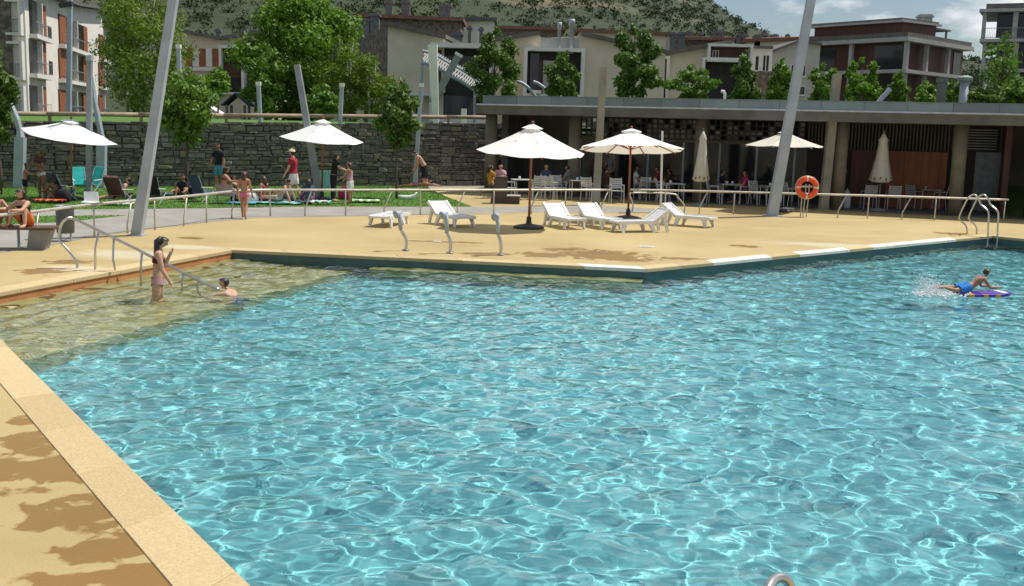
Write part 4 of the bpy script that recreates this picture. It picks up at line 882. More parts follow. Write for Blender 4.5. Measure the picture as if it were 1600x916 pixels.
mb = MB(); mb.lathe([(.2, 0), (.2, zt-2.4-.25)], 12, q); mb.build('pipe', 'galvanised', t, True); mb = MB(); mb.lathe([(.34, zt-2.65), (.36, zt-2.5), (.1, zt-2.4)], 12, q); mb.build('cap', 'galvanised_dull', t)
q = PY(1469, 168, 52); q.z = 2.4; t = thing('flue', 'square dark ventilation flue behind the cafe roof', 'flue', q); zt = zat(q.x, 52, 122)
mb = MB(); mb.bar(q, (q.x, q.y, zt-.2), .34); mb.build('pipe', 'chimney_grey', t); mb = MB(); mb.bar((q.x, q.y, zt-.2), (q.x, q.y, zt), .44); mb.build('cap', 'chimney_grey', t)
# ------------------------------------------------------------------ railings
def spline(pts, n=6):
    pts = [Vector(p) for p in pts]; out = []
    for i in range(len(pts)-1):
        p0, p1, p2, p3 = pts[max(i-1, 0)], pts[i], pts[i+1], pts[min(i+2, len(pts)-1)]
        for k in range(n):
            t = k/n; out.append(.5*((2*p1)+(p2-p0)*t+(2*p0-5*p1+4*p2-p3)*t*t+(3*p1-p0-3*p2+p3)*t**3))
    return out+[pts[-1]]
RH = .75
def ground_rail(label, top_px, posts, ends):
    top = [P(x, y, RH) for x, y in top_px]; t = thing('handrail', label, 'railing', (top[0].x, top[0].y, 0))
    path = spline(top); mb = MB(); mb.tube(path+ends, .034, 8); mb.build('rail', 'rail_paint', t, True)
    for x, slant in posts:
        b = min(path, key=lambda p: abs(proj(p)[0]-x)); i = path.index(b)
        for j in range(len(path)-1):
            xa, xb = proj(path[j])[0], proj(path[j+1])[0]
            if xa <= x <= xb: b = path[j].lerp(path[j+1], (x-xa)/(xb-xa)); d = (path[j+1]-path[j]).normalized(); break
        else: d = (path[min(i+1, len(path)-1)]-path[max(i-1, 0)]).normalized()
        f = Vector((b.x, b.y, 0))-d*slant
        mb = MB()
        if slant: mb.tube([(f.x, f.y, -.01), (f.x, f.y, .22), (f.x+d.x*.04, f.y+d.y*.04, .3), (b.x, b.y, RH)], .022, 6)
        else: mb.tube([(f.x, f.y, -.01), (b.x, b.y, RH)], .022, 6)
        mb.build('post', 'rail_paint', t, True)
    return t
e0 = P(955, 297, RH)
ground_rail('long low handrail curving from the bench past the loungers to the cafe', [(-420, 400), (-200, 361), (-40, 341), (60, 330), (150, 319), (230, 312), (300, 306), (360, 299.5), (410, 297), (480, 297), (600, 297), (760, 297), (955, 297)],
            [(-360, .16), (-250, 0), (-120, .16), (-30, 0), (60, .16), (146, 0), (205, .16), (241, 0), (292, .16), (322, 0), (367, .16), (422, 0), (487, .2), (540, 0), (613, .25), (657, 0), (727, .25), (772, 0), (842, .25), (884, 0), (951, .25)], [])
a0 = P(985, 296.5, RH)
t = ground_rail('straight low handrail in front of the cafe ending by the pool ladder', [(985, 296.5), (1100, 299), (1250, 303), (1400, 307), (1576, 312.5)],
            [(1040, 0), (1106, .25), (1148, 0), (1218, .25), (1253, 0), (1323, .25), (1358, 0), (1424, .25), (1463, 0), (1571, 0)], [])
q0 = P(986, 302, RH-.12); q1 = P(1050, 303, RH-.12); g1 = P(1057, 327)
mb = MB(); mb.tube(spline([P(988, 330), P(989, 318, .3), P(984, 305, .6), q0+Vector((.1, 0, .02)), q1, q1+Vector((.2, 0, -.12)), (g1.x, q1.y, .25), (g1.x, q1.y, 0)], 5), .026, 8); mb.build('return_loop', 'rail_paint', t, True)
# steps handrail
t = thing('step_handrail', 'stainless steel handrail running down into the pool over the bathing steps', 'handrail', P(121, 419))
b0 = P(121, 419); S = P(150, 420); e = P(342, 453, -.15); top = PY(113, 341, b0.y+.15)
def on(px, py, f): return PY(px, py, b0.y+.1+(e.y-b0.y-.1)*f)
path = [b0, PY(119, 408, b0.y), PY(109, 394, b0.y), PY(93, 376, b0.y), PY(93, 362, b0.y), PY(96, 350, b0.y), PY(104, 342, b0.y), on(113, 341, .02), on(122, 345, .05), on(180, 373, .3), on(250, 408, .6), on(310, 438, .87), e]
mb = MB(); mb.tube(spline([tuple(p) for p in path], 5), .026, 8); mb.build('rail', 'steel', t, True)
for px, py, fx, fy, f, zz in ((155, 361, 149, 421, .17, 0), (178, 372, 180, 440, .29, -.2), (222, 394, 210, 447, .48, -.4), (287, 428, 283, 449, .76, -.75), (311, 439, 310, 452, .87, -.75)):
    p = on(px, py, f); g = P(fx, fy, max(zz, -.17)); mb = MB()
    pts = [p, p.lerp(Vector((g.x, p.y, (p.z+g.z)/2)), .9), (g.x, p.y, g.z)] if zz == 0 else [p, (p.x-.03, p.y, p.z*.5+g.z*.5), (g.x, p.y, zz)]
    mb.tube(pts, .02, 6); receiver(mb.build('post', 'steel', t, True))
# pool ladder on the far side: two tall hoops
t = thing('pool_ladder', 'stainless steel pool ladder with two tall bent hoops', 'ladder', P(1510, 366))
f0 = P(1510, 366); w0 = P(1543, 380, WZ)
for dx in (0, 15):
    pts = []
    for x, y, f in ((1511, 366, 0), (1511, 357, 0), (1507, 350, .03), (1499, 343, .05), (1500, 335, .1), (1506, 322, .2), (1513, 309, .35), (1522, 304, .5), (1529, 311, .62), (1533, 320, .72), (1541, 327, .9), (1545, 334, 1), (1544, 352, 1), (1543, 376, 1)):
        pts.append(PY(x+dx, y, f0.y+(w0.y-f0.y)*f-dx*.0))
    pts.append(pts[-1]+Vector((0, 0, -.9)))
    mb = MB(); mb.tube(spline([tuple(p) for p in pts], 3), .024, 8); receiver(mb.build('hoop', 'steel', t, True))
for k in range(3):
    a, b = PY(1543, 380, w0.y), PY(1558, 380, w0.y); mb = MB(); z = -.35-.25*k; mb.bar((a.x, a.y, z), (b.x, b.y, z), .1, .03); receiver(mb.build('tread', 'steel', t))
# near ladder: only the top of its hoop shows
q = PY(1210, 906, 4.75); t = thing('near_pool_ladder', 'curved steel top of the near pool ladder', 'ladder', (q.x, q.y-.5, 0))
for k in (0, 1):
    mb = MB(); oy = .42*k; mb.tube(spline([(q.x-.12+oy*.8, q.y-.75+oy*.5, 0), (q.x-.11+oy*.8, q.y-.7+oy*.5, q.z-.35), (q.x-.08+oy*.8, q.y-.2, q.z-.06), (q.x+oy*.8, q.y, q.z), (q.x+.09+oy*.8, q.y+.05, q.z-.06), (q.x+.12+oy*.8, q.y+.05, q.z-.4), (q.x+.12+oy*.8, q.y+.05, -1.0)], 6), .024, 10)
    if k == 0: receiver(mb.build('hoop', 'steel', t, True))
# ------------------------------------------------------------------ parasols
def parasol(label, bx, by, ytop, wpx, n=8, tilt=(0, 0), yrim=None, mat='canvas', rot=0., base=True, finial='wood_pole', group='open parasols'):
    b = P(bx, by); zt = zat(b.x, b.y, ytop); r = wpx/2*b.y/F; zr = zat(b.x, b.y, yrim)
    t = thing('parasol', label, 'parasol', b, group=group)
    Rm = Matrix.Rotation(rad(tilt[0]), 4, 'X') @ Matrix.Rotation(rad(tilt[1]), 4, 'Y'); C = Vector((b.x, b.y, zr))
    def T(p): return C+(Rm @ (Vector(p)))
    h = zt-zr; vs = [T((0, 0, h))]; fs = []; rings = 5; m = n*4
    for i in range(1, rings+1):
        f = i/rings
        for k in range(m):
            a = 2*PI*k/m+rot; seg = (k % 4)/4; pol = math.cos(PI/n)/math.cos((a-rot) % (2*PI/n)-PI/n)
            sag = -.035*h*math.sin(PI*seg)*f*2
            vs.append(T((r*f*pol*math.cos(a), r*f*pol*math.sin(a), h*(1-f)-.10*h*math.sin(PI*f)*.5+sag)))
    for k in range(m): fs.append((0, 1+k, 1+(k+1) % m))
    for i in range(rings-1):
        for k in range(m): fs.append((1+i*m+k, 1+(i+1)*m+k, 1+(i+1)*m+(k+1) % m, 1+i*m+(k+1) % m))
    mb = MB(); mb.add(vs, fs); c = mb.build('canopy', mat, t)
    mb = MB(); mb.add([T((0, 0, h+.05))]+[T((r*.2*math.cos(2*PI*k/n+rot), r*.2*math.sin(2*PI*k/n+rot), h*.87+.015)) for k in range(n)], [(0, 1+k, 1+(k+1) % n) for k in range(n)]); mb.build('vent_cap', mat, c)
    for k in range(n):
        a = 2*PI*k/n+rot; mb = MB(); mb.bar(T((0, 0, h-.10)), T((r*.97*math.cos(a), r*.97*math.sin(a), -.055)), .022, .03); mb.build('rib', finial, t)
    for k in range(n):
        a = 2*PI*k/n+rot; mb = MB(); mb.bar(T((.03*math.cos(a), .03*math.sin(a), h*.15-.1)), T((r*.52*math.cos(a), r*.52*math.sin(a), h*.46)), .018, .018); mb.build('strut', finial, t)
    mb = MB(); mb.tube([b, T((0, 0, h+.02))], .032, 8); mb.build('pole', finial, t, True)
    mb = MB(); mb.lathe([(.035, 0), (.045, .05), (.02, .09)], 8, T((0, 0, h+.03))); mb.build('finial', finial, t, True)
    if base: mb = MB(); mb.lathe([(.42, .004), (.42, .05), (.30, .09), (.08, .13), (.06, .32)], 20, b); mb.build('base', 'black_plastic', t, True)
    return t
parasol('white octagonal parasol with dark round base beside the loungers', 826, 357, 196, 172, 8, tilt=(4, 2), yrim=237, rot=.2)
parasol('cream parasol with red brown pole beside the cafe handrail', 981, 343, 203, 168, 8, tilt=(-6, 0), yrim=233, rot=.4)
parasol('white four sided parasol on the lawn over the teal chairs', 112, 312, 188, 146, 6, tilt=(3, 9), yrim=213, rot=.1)
parasol('white parasol on the lawn behind the short leaning post', 503, 313, 188, 130, 6, tilt=(3, 4), yrim=218, rot=.3)
b_ = P(1219, 324)
parasol('cream parasol standing in the cafe shade behind the tall leaning post', 1219, 331, 206, 122, 6, yrim=228, rot=.0, mat='canvas_beige', finial='galvanised')
def closed_parasol(label, bx, by, ytop, ybot, wpx):
    b = P(bx, by); z1 = zat(b.x, b.y, ytop); z0 = zat(b.x, b.y, ybot); r = wpx/2*b.y/F; t = thing('folded_parasol', label, 'parasol', b, group='folded parasols'); n = 20; vs = []; fs = []
    pr = [(0.0, 1), (.10, .25), (.42, .3), (.30, .32), (.55, .9), (.8, 1.0), (1.0, 1.0)]; prof = [(.02, 1.), (.28, .90), (.46, .83), (.40, .79), (.62, .45), (.88, .14), (1.0, .05), (.72, .0)]
    for rr, f in prof:
        for k in range(n): a = 2*PI*k/n; q = rr*r*(1+(.16*rr if k % 2 else -.16*rr)); vs.append((b.x+q*math.cos(a), b.y+q*math.sin(a), z0+(z1-z0)*f))
    for i in range(len(prof)-1):
        for k in range(n): fs.append((i*n+k, i*n+(k+1) % n, (i+1)*n+(k+1) % n, (i+1)*n+k))
    mb = MB(); mb.add(vs, fs+[tuple(range(n))]); mb.build('folded_canopy', 'canvas_beige', t, True)
    mb = MB(); mb.tube([b, (b.x, b.y, z1+.06)], .028, 8); mb.build('pole', 'cafe_column', t); mb = MB(); mb.lathe([(.3, .004), (.3, .07), (.05, .12)], 16, b); mb.build('base', 'bench_concrete', t)
    for k in range(10): a = 2*PI*k/10-1.3; mb = MB(); mb.blob((b.x+r*.97*math.cos(a), b.y+r*.97*math.sin(a), z0+(z1-z0)*(.07+.02*(k % 2))), .028, .028, .05, 6, 4); mb.build('rib_end', 'wood_pole', t)
closed_parasol('folded beige parasol in front of the dark cafe doorway', 1093, 322, 203, 284, 24)
closed_parasol('folded beige parasol in front of the orange timber wall', 1372, 330, 206, 285, 31)
closed_parasol('folded beige parasol half hidden behind a cafe column', 1306, 326, 211, 272, 22)
# ------------------------------------------------------------------ sun loungers
def make_lounger(flat=False):
    t = thing('sun_lounger', 'x', 'sun lounger', group='white sun loungers')
    W = .34; an = 0 if flat else rad(36)
    def slats(x0, x1, z, ang, ox):
        mb = MB(); n = int((x1-x0)/.085)
        for k in range(n):
            a = x0+(x1-x0)*k/n; b = a+.079
            q = [(ox+(v-ox)*math.cos(ang), z-(v-ox)*math.sin(ang)) for v in (a, b)]
            mb.prism([(q[0][0], -W+.04, q[0][1]), (q[1][0], -W+.04, q[1][1]), (q[1][0], W-.04, q[1][1]), (q[0][0], W-.04, q[0][1])], (0, 0, .025))
        e = [(ox+(v-ox)*math.cos(ang), z-(v-ox)*math.sin(ang)) for v in (x0, x1-.01)]
        for s in (-1, 1): mb.bar((e[0][0], s*W, e[0][1]), (e[1][0], s*W, e[1][1]), .07, .10)
        for v in e: mb.bar((v[0], -W, v[1]), (v[0], W, v[1]), .06, .06)
        return mb
    slats(-.3, .95, .32, 0, 0).build('bed', 'white_plastic', t, local=True)
    slats(-.98, -.32, .33, an, -.32).build('backrest', 'white_plastic', t, local=True)
    for sx, lean_ in ((.72, .10), (-.2, -.12)):
        for s in (-1, 1): mb = MB(); mb.bar((sx, s*(W-.02), .31), (sx+lean_, s*(W+.03), 0), .17, .07, .09, .06, up=(0, 1, 0)); mb.build('leg', 'white_plastic', t, local=True)
    xb = -.98*.9; zb = .33 if flat else .33+.42*math.sin(an)
    for s in (-1, 1): mb = MB(); mb.bar((-.70, s*(W-.06), zb), (-.86, s*(W-.05), 0), .15, .07, .08, .06, up=(0, 1, 0)); mb.build('prop_leg', 'white_plastic', t, local=True)
    return t
lp = make_lounger(); lf = make_lounger(True)
lst = [(880, 355, -66, 'white lounger with raised back standing right of the black parasol base'), (935, 355, -64, 'white lounger with shaded raised back between two other loungers'), (1000, 362, 202, 'white lounger turned sideways with its foot end towards its neighbour'),
       (1074, 353, -32, 'white lounger nearest the straight cafe handrail, back against the rail loop'), (704, 352, -54, 'white lounger behind the middle water spout post')]
for i, (x, y, a, lb) in enumerate(lst):
    q = P(x, y); o = lp if i == 0 else copy_tree(lp); o.location = (q.x, q.y, .003); o.rotation_euler = (0, 0, rad(a)); o['label'] = lb; o.scale = (.83, .83, .83)
q = P(609, 352); lf.location = (q.x, q.y, .003); lf.rotation_euler = (0, 0, rad(-105)); lf.scale = (.83, .83, .83); lf['label'] = 'white flat lounger behind the leftmost water spout by the pool edge'; lf['label'] = 'white lounger lying flat behind the first water spout from the pool steps'
# ------------------------------------------------------------------ water spouts on the pool edge
for i, (bx, by, pts, lb) in enumerate(((634, 392, ((635, 380), (633, 371), (626, 359), (625, 345), (625, 333)), 'curved steel water spout in front of the flat lounger'), (703, 396, ((704, 382), (702, 372), (698, 364), (698, 348), (697, 334)), 'curved steel water spout in front of the shaded lounger'), (782, 399, ((783, 385), (781, 374), (778, 366), (778, 352), (777, 337)), 'curved steel water spout closest to the parasol'))):
    b = P(bx, by); t = thing('water_spout', lb, 'water spout', b, group='water spouts on the pool edge'); q = [b]+[PY(x, y, b.y) for x, y in pts]
    mb = MB(); mb.tube(spline([tuple(p) for p in q[:4]], 4), .034, 10); mb.build('lower_pipe', 'steel', t, True)
    mb = MB(); mb.tube(q[3:], .044, 10); mb.build('sleeve', 'galvanised', t, True)
    c = q[-1]; mb = MB(); dv = Vector((-.7, -.5, -.25)) if i < 2 else Vector((-.35, -.9, -.2)); mb.tube([c+Vector((.03, .02, .02)), c+dv*.05, c+dv*.08, c+dv*.14], [.04, .05, .08, .085], 14); n_ = mb.build('nozzle', 'galvanised', t, True)
    mb = MB(); mb.lathe([(.09, .022), (.08, .035)], 14, b); mb.build('flange', 'steel', t)
for x, y, lb in ((1010, 386, 'pale round drain cover set in the deck near the white coping'), (683, 378, 'small pale drain cover behind the water spouts')):
    b = P(x, y); t = thing('drain_cover', lb, 'drain', b); mb = MB(); mb.lathe([(.19 if x > 900 else .1, .003), (.19 if x > 900 else .1, .012), (.15 if x > 900 else .07, .013)], 18, b); mb.build('rim', 'flashing', t); mb = MB(); mb.lathe([(.14 if x > 900 else .065, .004), (.13 if x > 900 else .06, .016)], 18, b); mb.build('lid', 'kerb_pale', t)
# ------------------------------------------------------------------ lifebuoy on its stand
b = P(1257, 339); t = thing('lifebuoy_stand', 'steel stand carrying the lifebuoy in front of the cafe', 'stand', b); c = PY(1261, 293, b.y-.12)
for dx in (-.05, .06): mb = MB(); mb.tube([(b.x+dx, b.y, 0), (b.x+dx+.03, b.y, c.z-.2), (b.x+dx+.03, b.y, c.z+.1)], .02, 6); mb.build('leg', 'rail_paint', t)
mb = MB(); mb.bar((c.x-.3, b.y-.02, c.z+.02), (c.x+.3, b.y-.02, c.z+.02), .05, .06); mb.build('crossbar', 'rail_paint', t)
t = thing('lifebuoy', 'bright orange ring lifebuoy hanging on its stand', 'lifebuoy', c); mb = MB(); mb.torus(c, .285, .085, (.15, 1, -.05), 32, 12); mb.build('ring', 'orange_buoy', t, True)
for k in range(4):
    mb = MB(); mb.torus(c, .285, .089, (.15, 1, -.05), 3, 12, PI/4*0+k*PI/2-.09, k*PI/2+.09); mb.build('band', 'cloth_white', t, True)
mb = MB(); mb.torus(c, .375, .012, (.15, 1, -.05), 32, 6); mb.build('grab_line', 'cloth_cream', t, True)
# ------------------------------------------------------------------ bench and bin
b = P(26, 389); t = thing('bench', 'dark wooden bench on sloping concrete blocks beside the path', 'bench', b)
dx = Vector((.985, .17, 0)).normalized(); dy = Vector((-dx.y, dx.x, 0))
def L3(u, v, z): q = Vector((b.x, b.y, 0))+dx*u+dy*v; return (q.x, q.y, z)
for k in range(4): mb = MB(); mb.prism([L3(-1.9, -.27+k*.14, .41), L3(.78, -.27+k*.14, .41), L3(.78, -.15+k*.14, .41), L3(-1.9, -.15+k*.14, .41)], (0, 0, .05)); mb.build('plank', 'bench_wood', t)
for u in (.46, -.72): mb = MB(); mb.prism([L3(u-.22, -.2, 0), L3(u+.12, -.2, 0), L3(u+.26, -.2, .41), L3(u-.16, -.2, .41)], tuple(dy*.42)); mb.build('block', 'bench_concrete', t)
mb = MB(); mb.tube([L3(.02, .1, 0), L3(.02, .1, .41)], .03, 6); mb.build('steel_leg', 'galvanised', t)
BENCH = (b, dx, dy)
b = P(103, 377); t = thing('litter_bin', 'round dark grey metal litter bin beside the bench', 'bin', b)
z1 = zat(b.x, b.y, 322); mb = MB(); mb.lathe([(.17, .18), (.185, .2), (.19, z1-.03), (.195, z1), (.175, z1), (.17, .25)], 20, b); mb.build('drum', 'bin_metal', t, True)
for s in (-1, 1): mb = MB(); mb.tube([(b.x+s*.11, b.y, 0), (b.x+s*.11, b.y, .24)], .02, 6); mb.build('leg', 'galvanised', t)
mb = MB(); mb.torus((b.x, b.y, z1), .19, .014, (0, 0, 1), 20, 6); mb.build('rim', 'galvanised', t, True)
# ------------------------------------------------------------------ cafe furniture
def make_chair():
    t = thing('cafe_chair', 'x', 'chair', group='white slatted cafe chairs')
    for k in range(5): mb = MB(); mb.box(-.22, .22, -.20+k*.085, -.13+k*.085, .43, .45); mb.build('seat_slat', 'chair_grey', t, local=True)
    for k in range(5): mb = MB(); y = .22+.02*k; mb.box(-.20, .20, y, y+.02, .52+k*.075, .575+k*.075); mb.build('back_slat', 'chair_grey', t, local=True)
    for s in (-1, 1):
        mb = MB(); mb.tube([(s*.23, .26, 0), (s*.22, .21, .45), (s*.21, .33, .9)], .017, 6); mb.build('rear_leg', 'chair_grey', t, local=True)
        mb = MB(); mb.tube([(s*.23, -.24, 0), (s*.23, -.2, .45), (s*.23, -.18, .65)], .017, 6); mb.build('front_leg', 'chair_grey', t, local=True)
        mb = MB(); mb.bar((s*.23, -.2, .65), (s*.225, .24, .65), .045, .025); mb.build('armrest', 'chair_grey', t, local=True)
    return t
def make_table():
    t = thing('cafe_table', 'x', 'table', group='white cafe tables')
    mb = MB(); mb.box(-.38, .38, -.38, .38, .71, .735); mb.build('table_top', 'chair_grey', t, local=True)
    for sx in (-1, 1):
        for sy in (-1, 1): mb = MB(); mb.tube([(sx*.34, sy*.34, 0), (sx*.33, sy*.33, .71)], .02, 6); mb.build('leg', 'chair_grey', t, local=True)
    return t
ch = make_chair(); tb = make_table(); used = [0, 0]
def put(kind, px, py, rz, lb, z=.02):
    src = (ch, tb)[kind]; o = src if not used[kind] else copy_tree(src); used[kind] = 1
    q = P(px, py, z); o.location = (q.x, q.y, z); o.rotation_euler = (0, 0, rad(rz)); o['label'] = lb; return q
for px, py, rz, lb in ((797, 312, 80, 'slatted cafe chair beside the brown planter'), (838, 311, 200, 'slatted cafe chair under the octagonal parasol'), (858, 312, 160, 'slatted cafe chair turned in behind the octagonal parasol pole'), (872, 311, 20, 'slatted cafe chair with its back to the round column'),
        (920, 314, 150, 'slatted cafe chair in front of the weathered upright post'), (963, 317, 5, 'broad slatted cafe chair seen from behind next to the red brown pole'), (1002, 312, 200, 'slatted cafe chair at the table behind the rail loop'), (1036, 316, 90, 'slatted cafe chair behind the slim white pole'),
        (1116, 318, 70, 'slatted cafe chair beside the folded parasol at the doorway'), (1160, 318, -80, 'slatted cafe chair occupied by the person in red'), (1183, 320, 30, 'slatted cafe chair just left of the tall leaning post'), (1234, 322, 110, 'slatted cafe chair behind the lifebuoy'),
        (1356, 326, 178, 'white slatted chair before the timber wall, left of the folded parasol'), (1394, 327, 172, 'white slatted chair before the timber wall, right of the folded parasol'), (1412, 321, 150, 'tall white slatted chair behind another at the timber wall'), (1428, 325, 120, 'white slatted chair left of the small table at the timber wall'), (1466, 327, 250, 'white slatted chair right of the small table at the timber wall')):
    put(0, px, py, rz, lb)
for px, py, rz, lb in ((815, 311, 10, 'white table under the octagonal parasol'), (905, 312, 5, 'white table beside the round column'), (1018, 313, 12, 'white table with cups behind the rail loop'), (1050, 317, 8, 'white table between the slim pole and the folded parasol'), (1138, 318, 5, 'white table in front of the person in red'), (1205, 321, 10, 'white table behind the tall leaning post'), (1447, 326, 3, 'white table in front of the orange timber wall')):
    q = put(1, px, py, rz, lb)
    for k in range(2 if px in (1018, 1138) else 1):
        mb = MB(); cx, cy = q.x-.1+.2*k, q.y-.05; mb.lathe([(.03, .757), (.04, .76), (.045, .86), (.038, .86)], 10, (cx, cy, 0)); o = mb.build('cup', 'white_plastic', None, True)
        tag(o, ('white cup standing on the ' if k == 0 else 'second white cup on the ')+lb, 'cup')
b = P(783, 318); t = thing('planter', 'tall dark brown sheet steel block with low step at the cafe corner', 'planter', b)
z1 = zat(b.x, b.y, 276); mb = MB(); mb.prism([(b.x-.38, b.y-.2, .003), (b.x+.2, b.y-.2, .003), (b.x+.2, b.y-.2, z1), (b.x-.22, b.y-.2, z1)], (0, .5, 0)); mb.build('tall_block', 'planter_brown', t); mb = MB(); mb.box(b.x+.2, b.x+.65, b.y-.22, b.y+.3, .003, .27); mb.build('low_step', 'planter_brown', t); mb = MB(); mb.box(b.x+.19, b.x+.68, b.y-.24, b.y+.32, .27, .30); mb.build('step_top', 'kerb_pale', t)
b = P(1322, 326); t = thing('covered_gas_bottle', 'pale wrapped bottle shape beside the cafe column', 'bottle', b); mb = MB(); mb.lathe([(.14, .003), (.15, .05), (.15, .5), (.10, .62), (.04, .68)], 14, b); mb.build('body', 'chair_grey', t, True); mb = MB(); mb.lathe([(.04, .66), (.03, .74)], 8, b); mb.build('neck', 'galvanised', t)
b = P(1219, 331); mb = MB(); mb.box(b.x-.45, b.x+.45, b.y-.2, b.y+.2, .003, .14); o = mb.build('concrete_weight', 'bench_concrete'); tag(o, 'concrete slab foot under the cream parasol beside the leaning post', 'parasol base')
# ------------------------------------------------------------------ lawn chairs, towels, bags
def folding_chair(label, px, py, rz, mat, w=.5, back=.62, towel=None):
    q = P(px, py); t = thing('beach_chair', label, 'beach chair', (q.x, q.y, .008), rad(rz), 'beach chairs on the lawn')
    for s in (-1, 1):
        mb = MB(); mb.tube([(s*w/2, -.28, 0), (s*w/2, .22, .42)], .014, 6); mb.tube([(s*w/2, .3, 0), (s*w/2, -.25, .34)], .014, 6); mb.tube([(s*w/2, .15, .25), (s*w/2, .42, .25+back)], .014, 6); mb.build('side_frame', 'galvanised', t, local=True)
        mb = MB(); mb.bar((s*w/2, -.2, .45), (s*w/2, .3, .48), .045, .025); mb.build('armrest', 'white_plastic', t, local=True)
    mb = MB(); mb.prism([(-w/2, -.27, .32), (w/2, -.27, .32), (w/2, .18, .24), (-w/2, .18, .24)], (0, 0, .02)); mb.build('seat', mat, t, local=True)
    mb = MB(); mb.prism([(-w/2, .17, .27), (w/2, .17, .27), (w/2, .43, .27+back), (-w/2, .43, .27+back)], (0, .02, .01)); mb.build('backrest', mat, t, local=True)
    if towel: mb = MB(); mb.prism([(-w/2+.02, .36, .12+back), (w/2-.05, .36, .12+back), (w/2-.06, .44, .30+back), (-w/2+.04, .44, .30+back)], (0, .03, .04)); mb.build('headrest_towel', towel, t, local=True)
    return t
folding_chair('teal beach chair in the shade of the lawn parasol', 126, 303, 30, 'cloth_teal', .42, .62); folding_chair('second teal beach chair half hidden by the upright post', 145, 302, -15, 'cloth_teal', .42, .62)
folding_chair('dark brown beach chair with a white towel over its headrest', 189, 319, 160, 'cloth_brown', .62, .55, 'cloth_rose'); folding_chair('black beach chair right of the big leaning post', 240, 318, 175, 'cloth_black', .62, .58)
folding_chair('navy beach chair beside the pile of bags', 317, 315, 150, 'cloth_denim', .5, .6); folding_chair('pale low chair with folded legs under the sitting woman', 352, 318, 190, 'cloth_rose', .5, .35); folding_chair('dark blue beach chair in the shade of the lawn parasol', 103, 314, 140, 'cloth_denim', .5, .6)
q = P(142, 322); t = thing('white_chair', 'small white plastic chair lying back beside the upright post', 'chair', (q.x, q.y, .008)); mb = MB()
mb.prism([(q.x-.2, q.y, .1), (q.x+.25, q.y, .08), (q.x+.17, q.y+.12, .42), (q.x-.25, q.y+.12, .42)], (0, .03, 0)); mb.build('back', 'white_plastic', t); mb = MB(); mb.prism([(q.x-.2, q.y-.25, .10), (q.x+.3, q.y-.25, .08), (q.x+.25, q.y+.02, .10), (q.x-.2, q.y+.02, .12)], (0, 0, .03)); mb.build('seat', 'white_plastic', t)
for sx in (-.17, .22):
    for sy in (-.2, .0): mb = MB(); mb.bar((q.x+sx, q.y+sy, .0), (q.x+sx, q.y+sy, .11), .04); mb.build('leg', 'white_plastic', t)
def towel(label, px, py, l, w, rz, mat, mat2=None, bump=.03):
    q = P(px, py); rng = random.Random(px); n = 10; m = 6; vs = []; fs = []
    for i in range(n+1):
        for j in range(m+1):
            vs.append((-l/2+l*i/n, -w/2+w*j/m+.03*math.sin(i*.9), .052+bump*abs(math.sin(i*1.3+j*.8+px))+rng.uniform(0, .012)))
    for i in range(n):
        for j in range(m): fs.append((i*(m+1)+j, (i+1)*(m+1)+j, (i+1)*(m+1)+j+1, i*(m+1)+j+1))
    mb = MB(); mb.add(vs, fs)
    if mat2: mb.m = [1 if (k//m) % 3 == 0 else 0 for k in range(len(fs))]
    o = mb.build('towel', [mat, mat2] if mat2 else mat, None, True); o.location = (q.x, q.y, .0); o.rotation_euler = (0, 0, rad(rz)); sm = o.modifiers.new('thickness', 'SOLIDIFY'); sm.thickness = .02
    return tag(o, label, 'towel', 'towels on the lawn')
towel('pale blue beach towel spread under the sitting group', 425, 319, 1.9, .8, 4, 'cloth_aqua'); towel('green and white striped towel beside the girl with the pink bag', 570, 317, 1.0, .6, 8, 'cloth_green', 'cloth_white', .06)
towel('orange red towel on the grass under the lawn parasol', 78, 318, .9, .5, 5, 'cloth_orange', 'cloth_red', .06); towel('white and blue towel heap beside the orange towel', 80, 311, .7, .5, 20, 'cloth_white', 'cloth_cobalt', .1)
towel('row of crumpled white towels behind the man in the cap', 490, 320, 1.1, .4, 0, 'cloth_white', 'cloth_aqua', .10); towel('thin white towel beneath the brown beach chair', 184, 322, .9, .4, 0, 'cloth_white'); towel('teal towel lying flat near the stone wall', 561, 300, 1.0, .5, 0, 'cloth_aqua')
towel('rose towel beneath the person lying by the wall', 645, 299, 1.9, .7, 3, 'cloth_rose'); towel('navy towel on the grass beside the black chair', 268, 306, .9, .6, 0, 'cloth_denim'); towel('bright blue towel at the feet of the walking girl', 378, 320, .9, .5, 0, 'cloth_blue')
q = P(636, 312); t = thing('paper_boat_toy', 'white curled inflatable toy lying on the grass under the slender tree', 'toy', (q.x, q.y, .03)); mb = MB()
mb.tube([(q.x-.33, q.y, .12), (q.x-.15, q.y, .08), (q.x+.1, q.y, .08), (q.x+.3, q.y, .16), (q.x+.36, q.y, .27)], [.04, .07, .08, .06, .03], 8); mb.build('body', 'foam_white', t, True); mb = MB(); mb.bar((q.x+.3, q.y, .16), (q.x+.42, q.y, .3), .1, .02); mb.build('tail', 'foam_white', t)
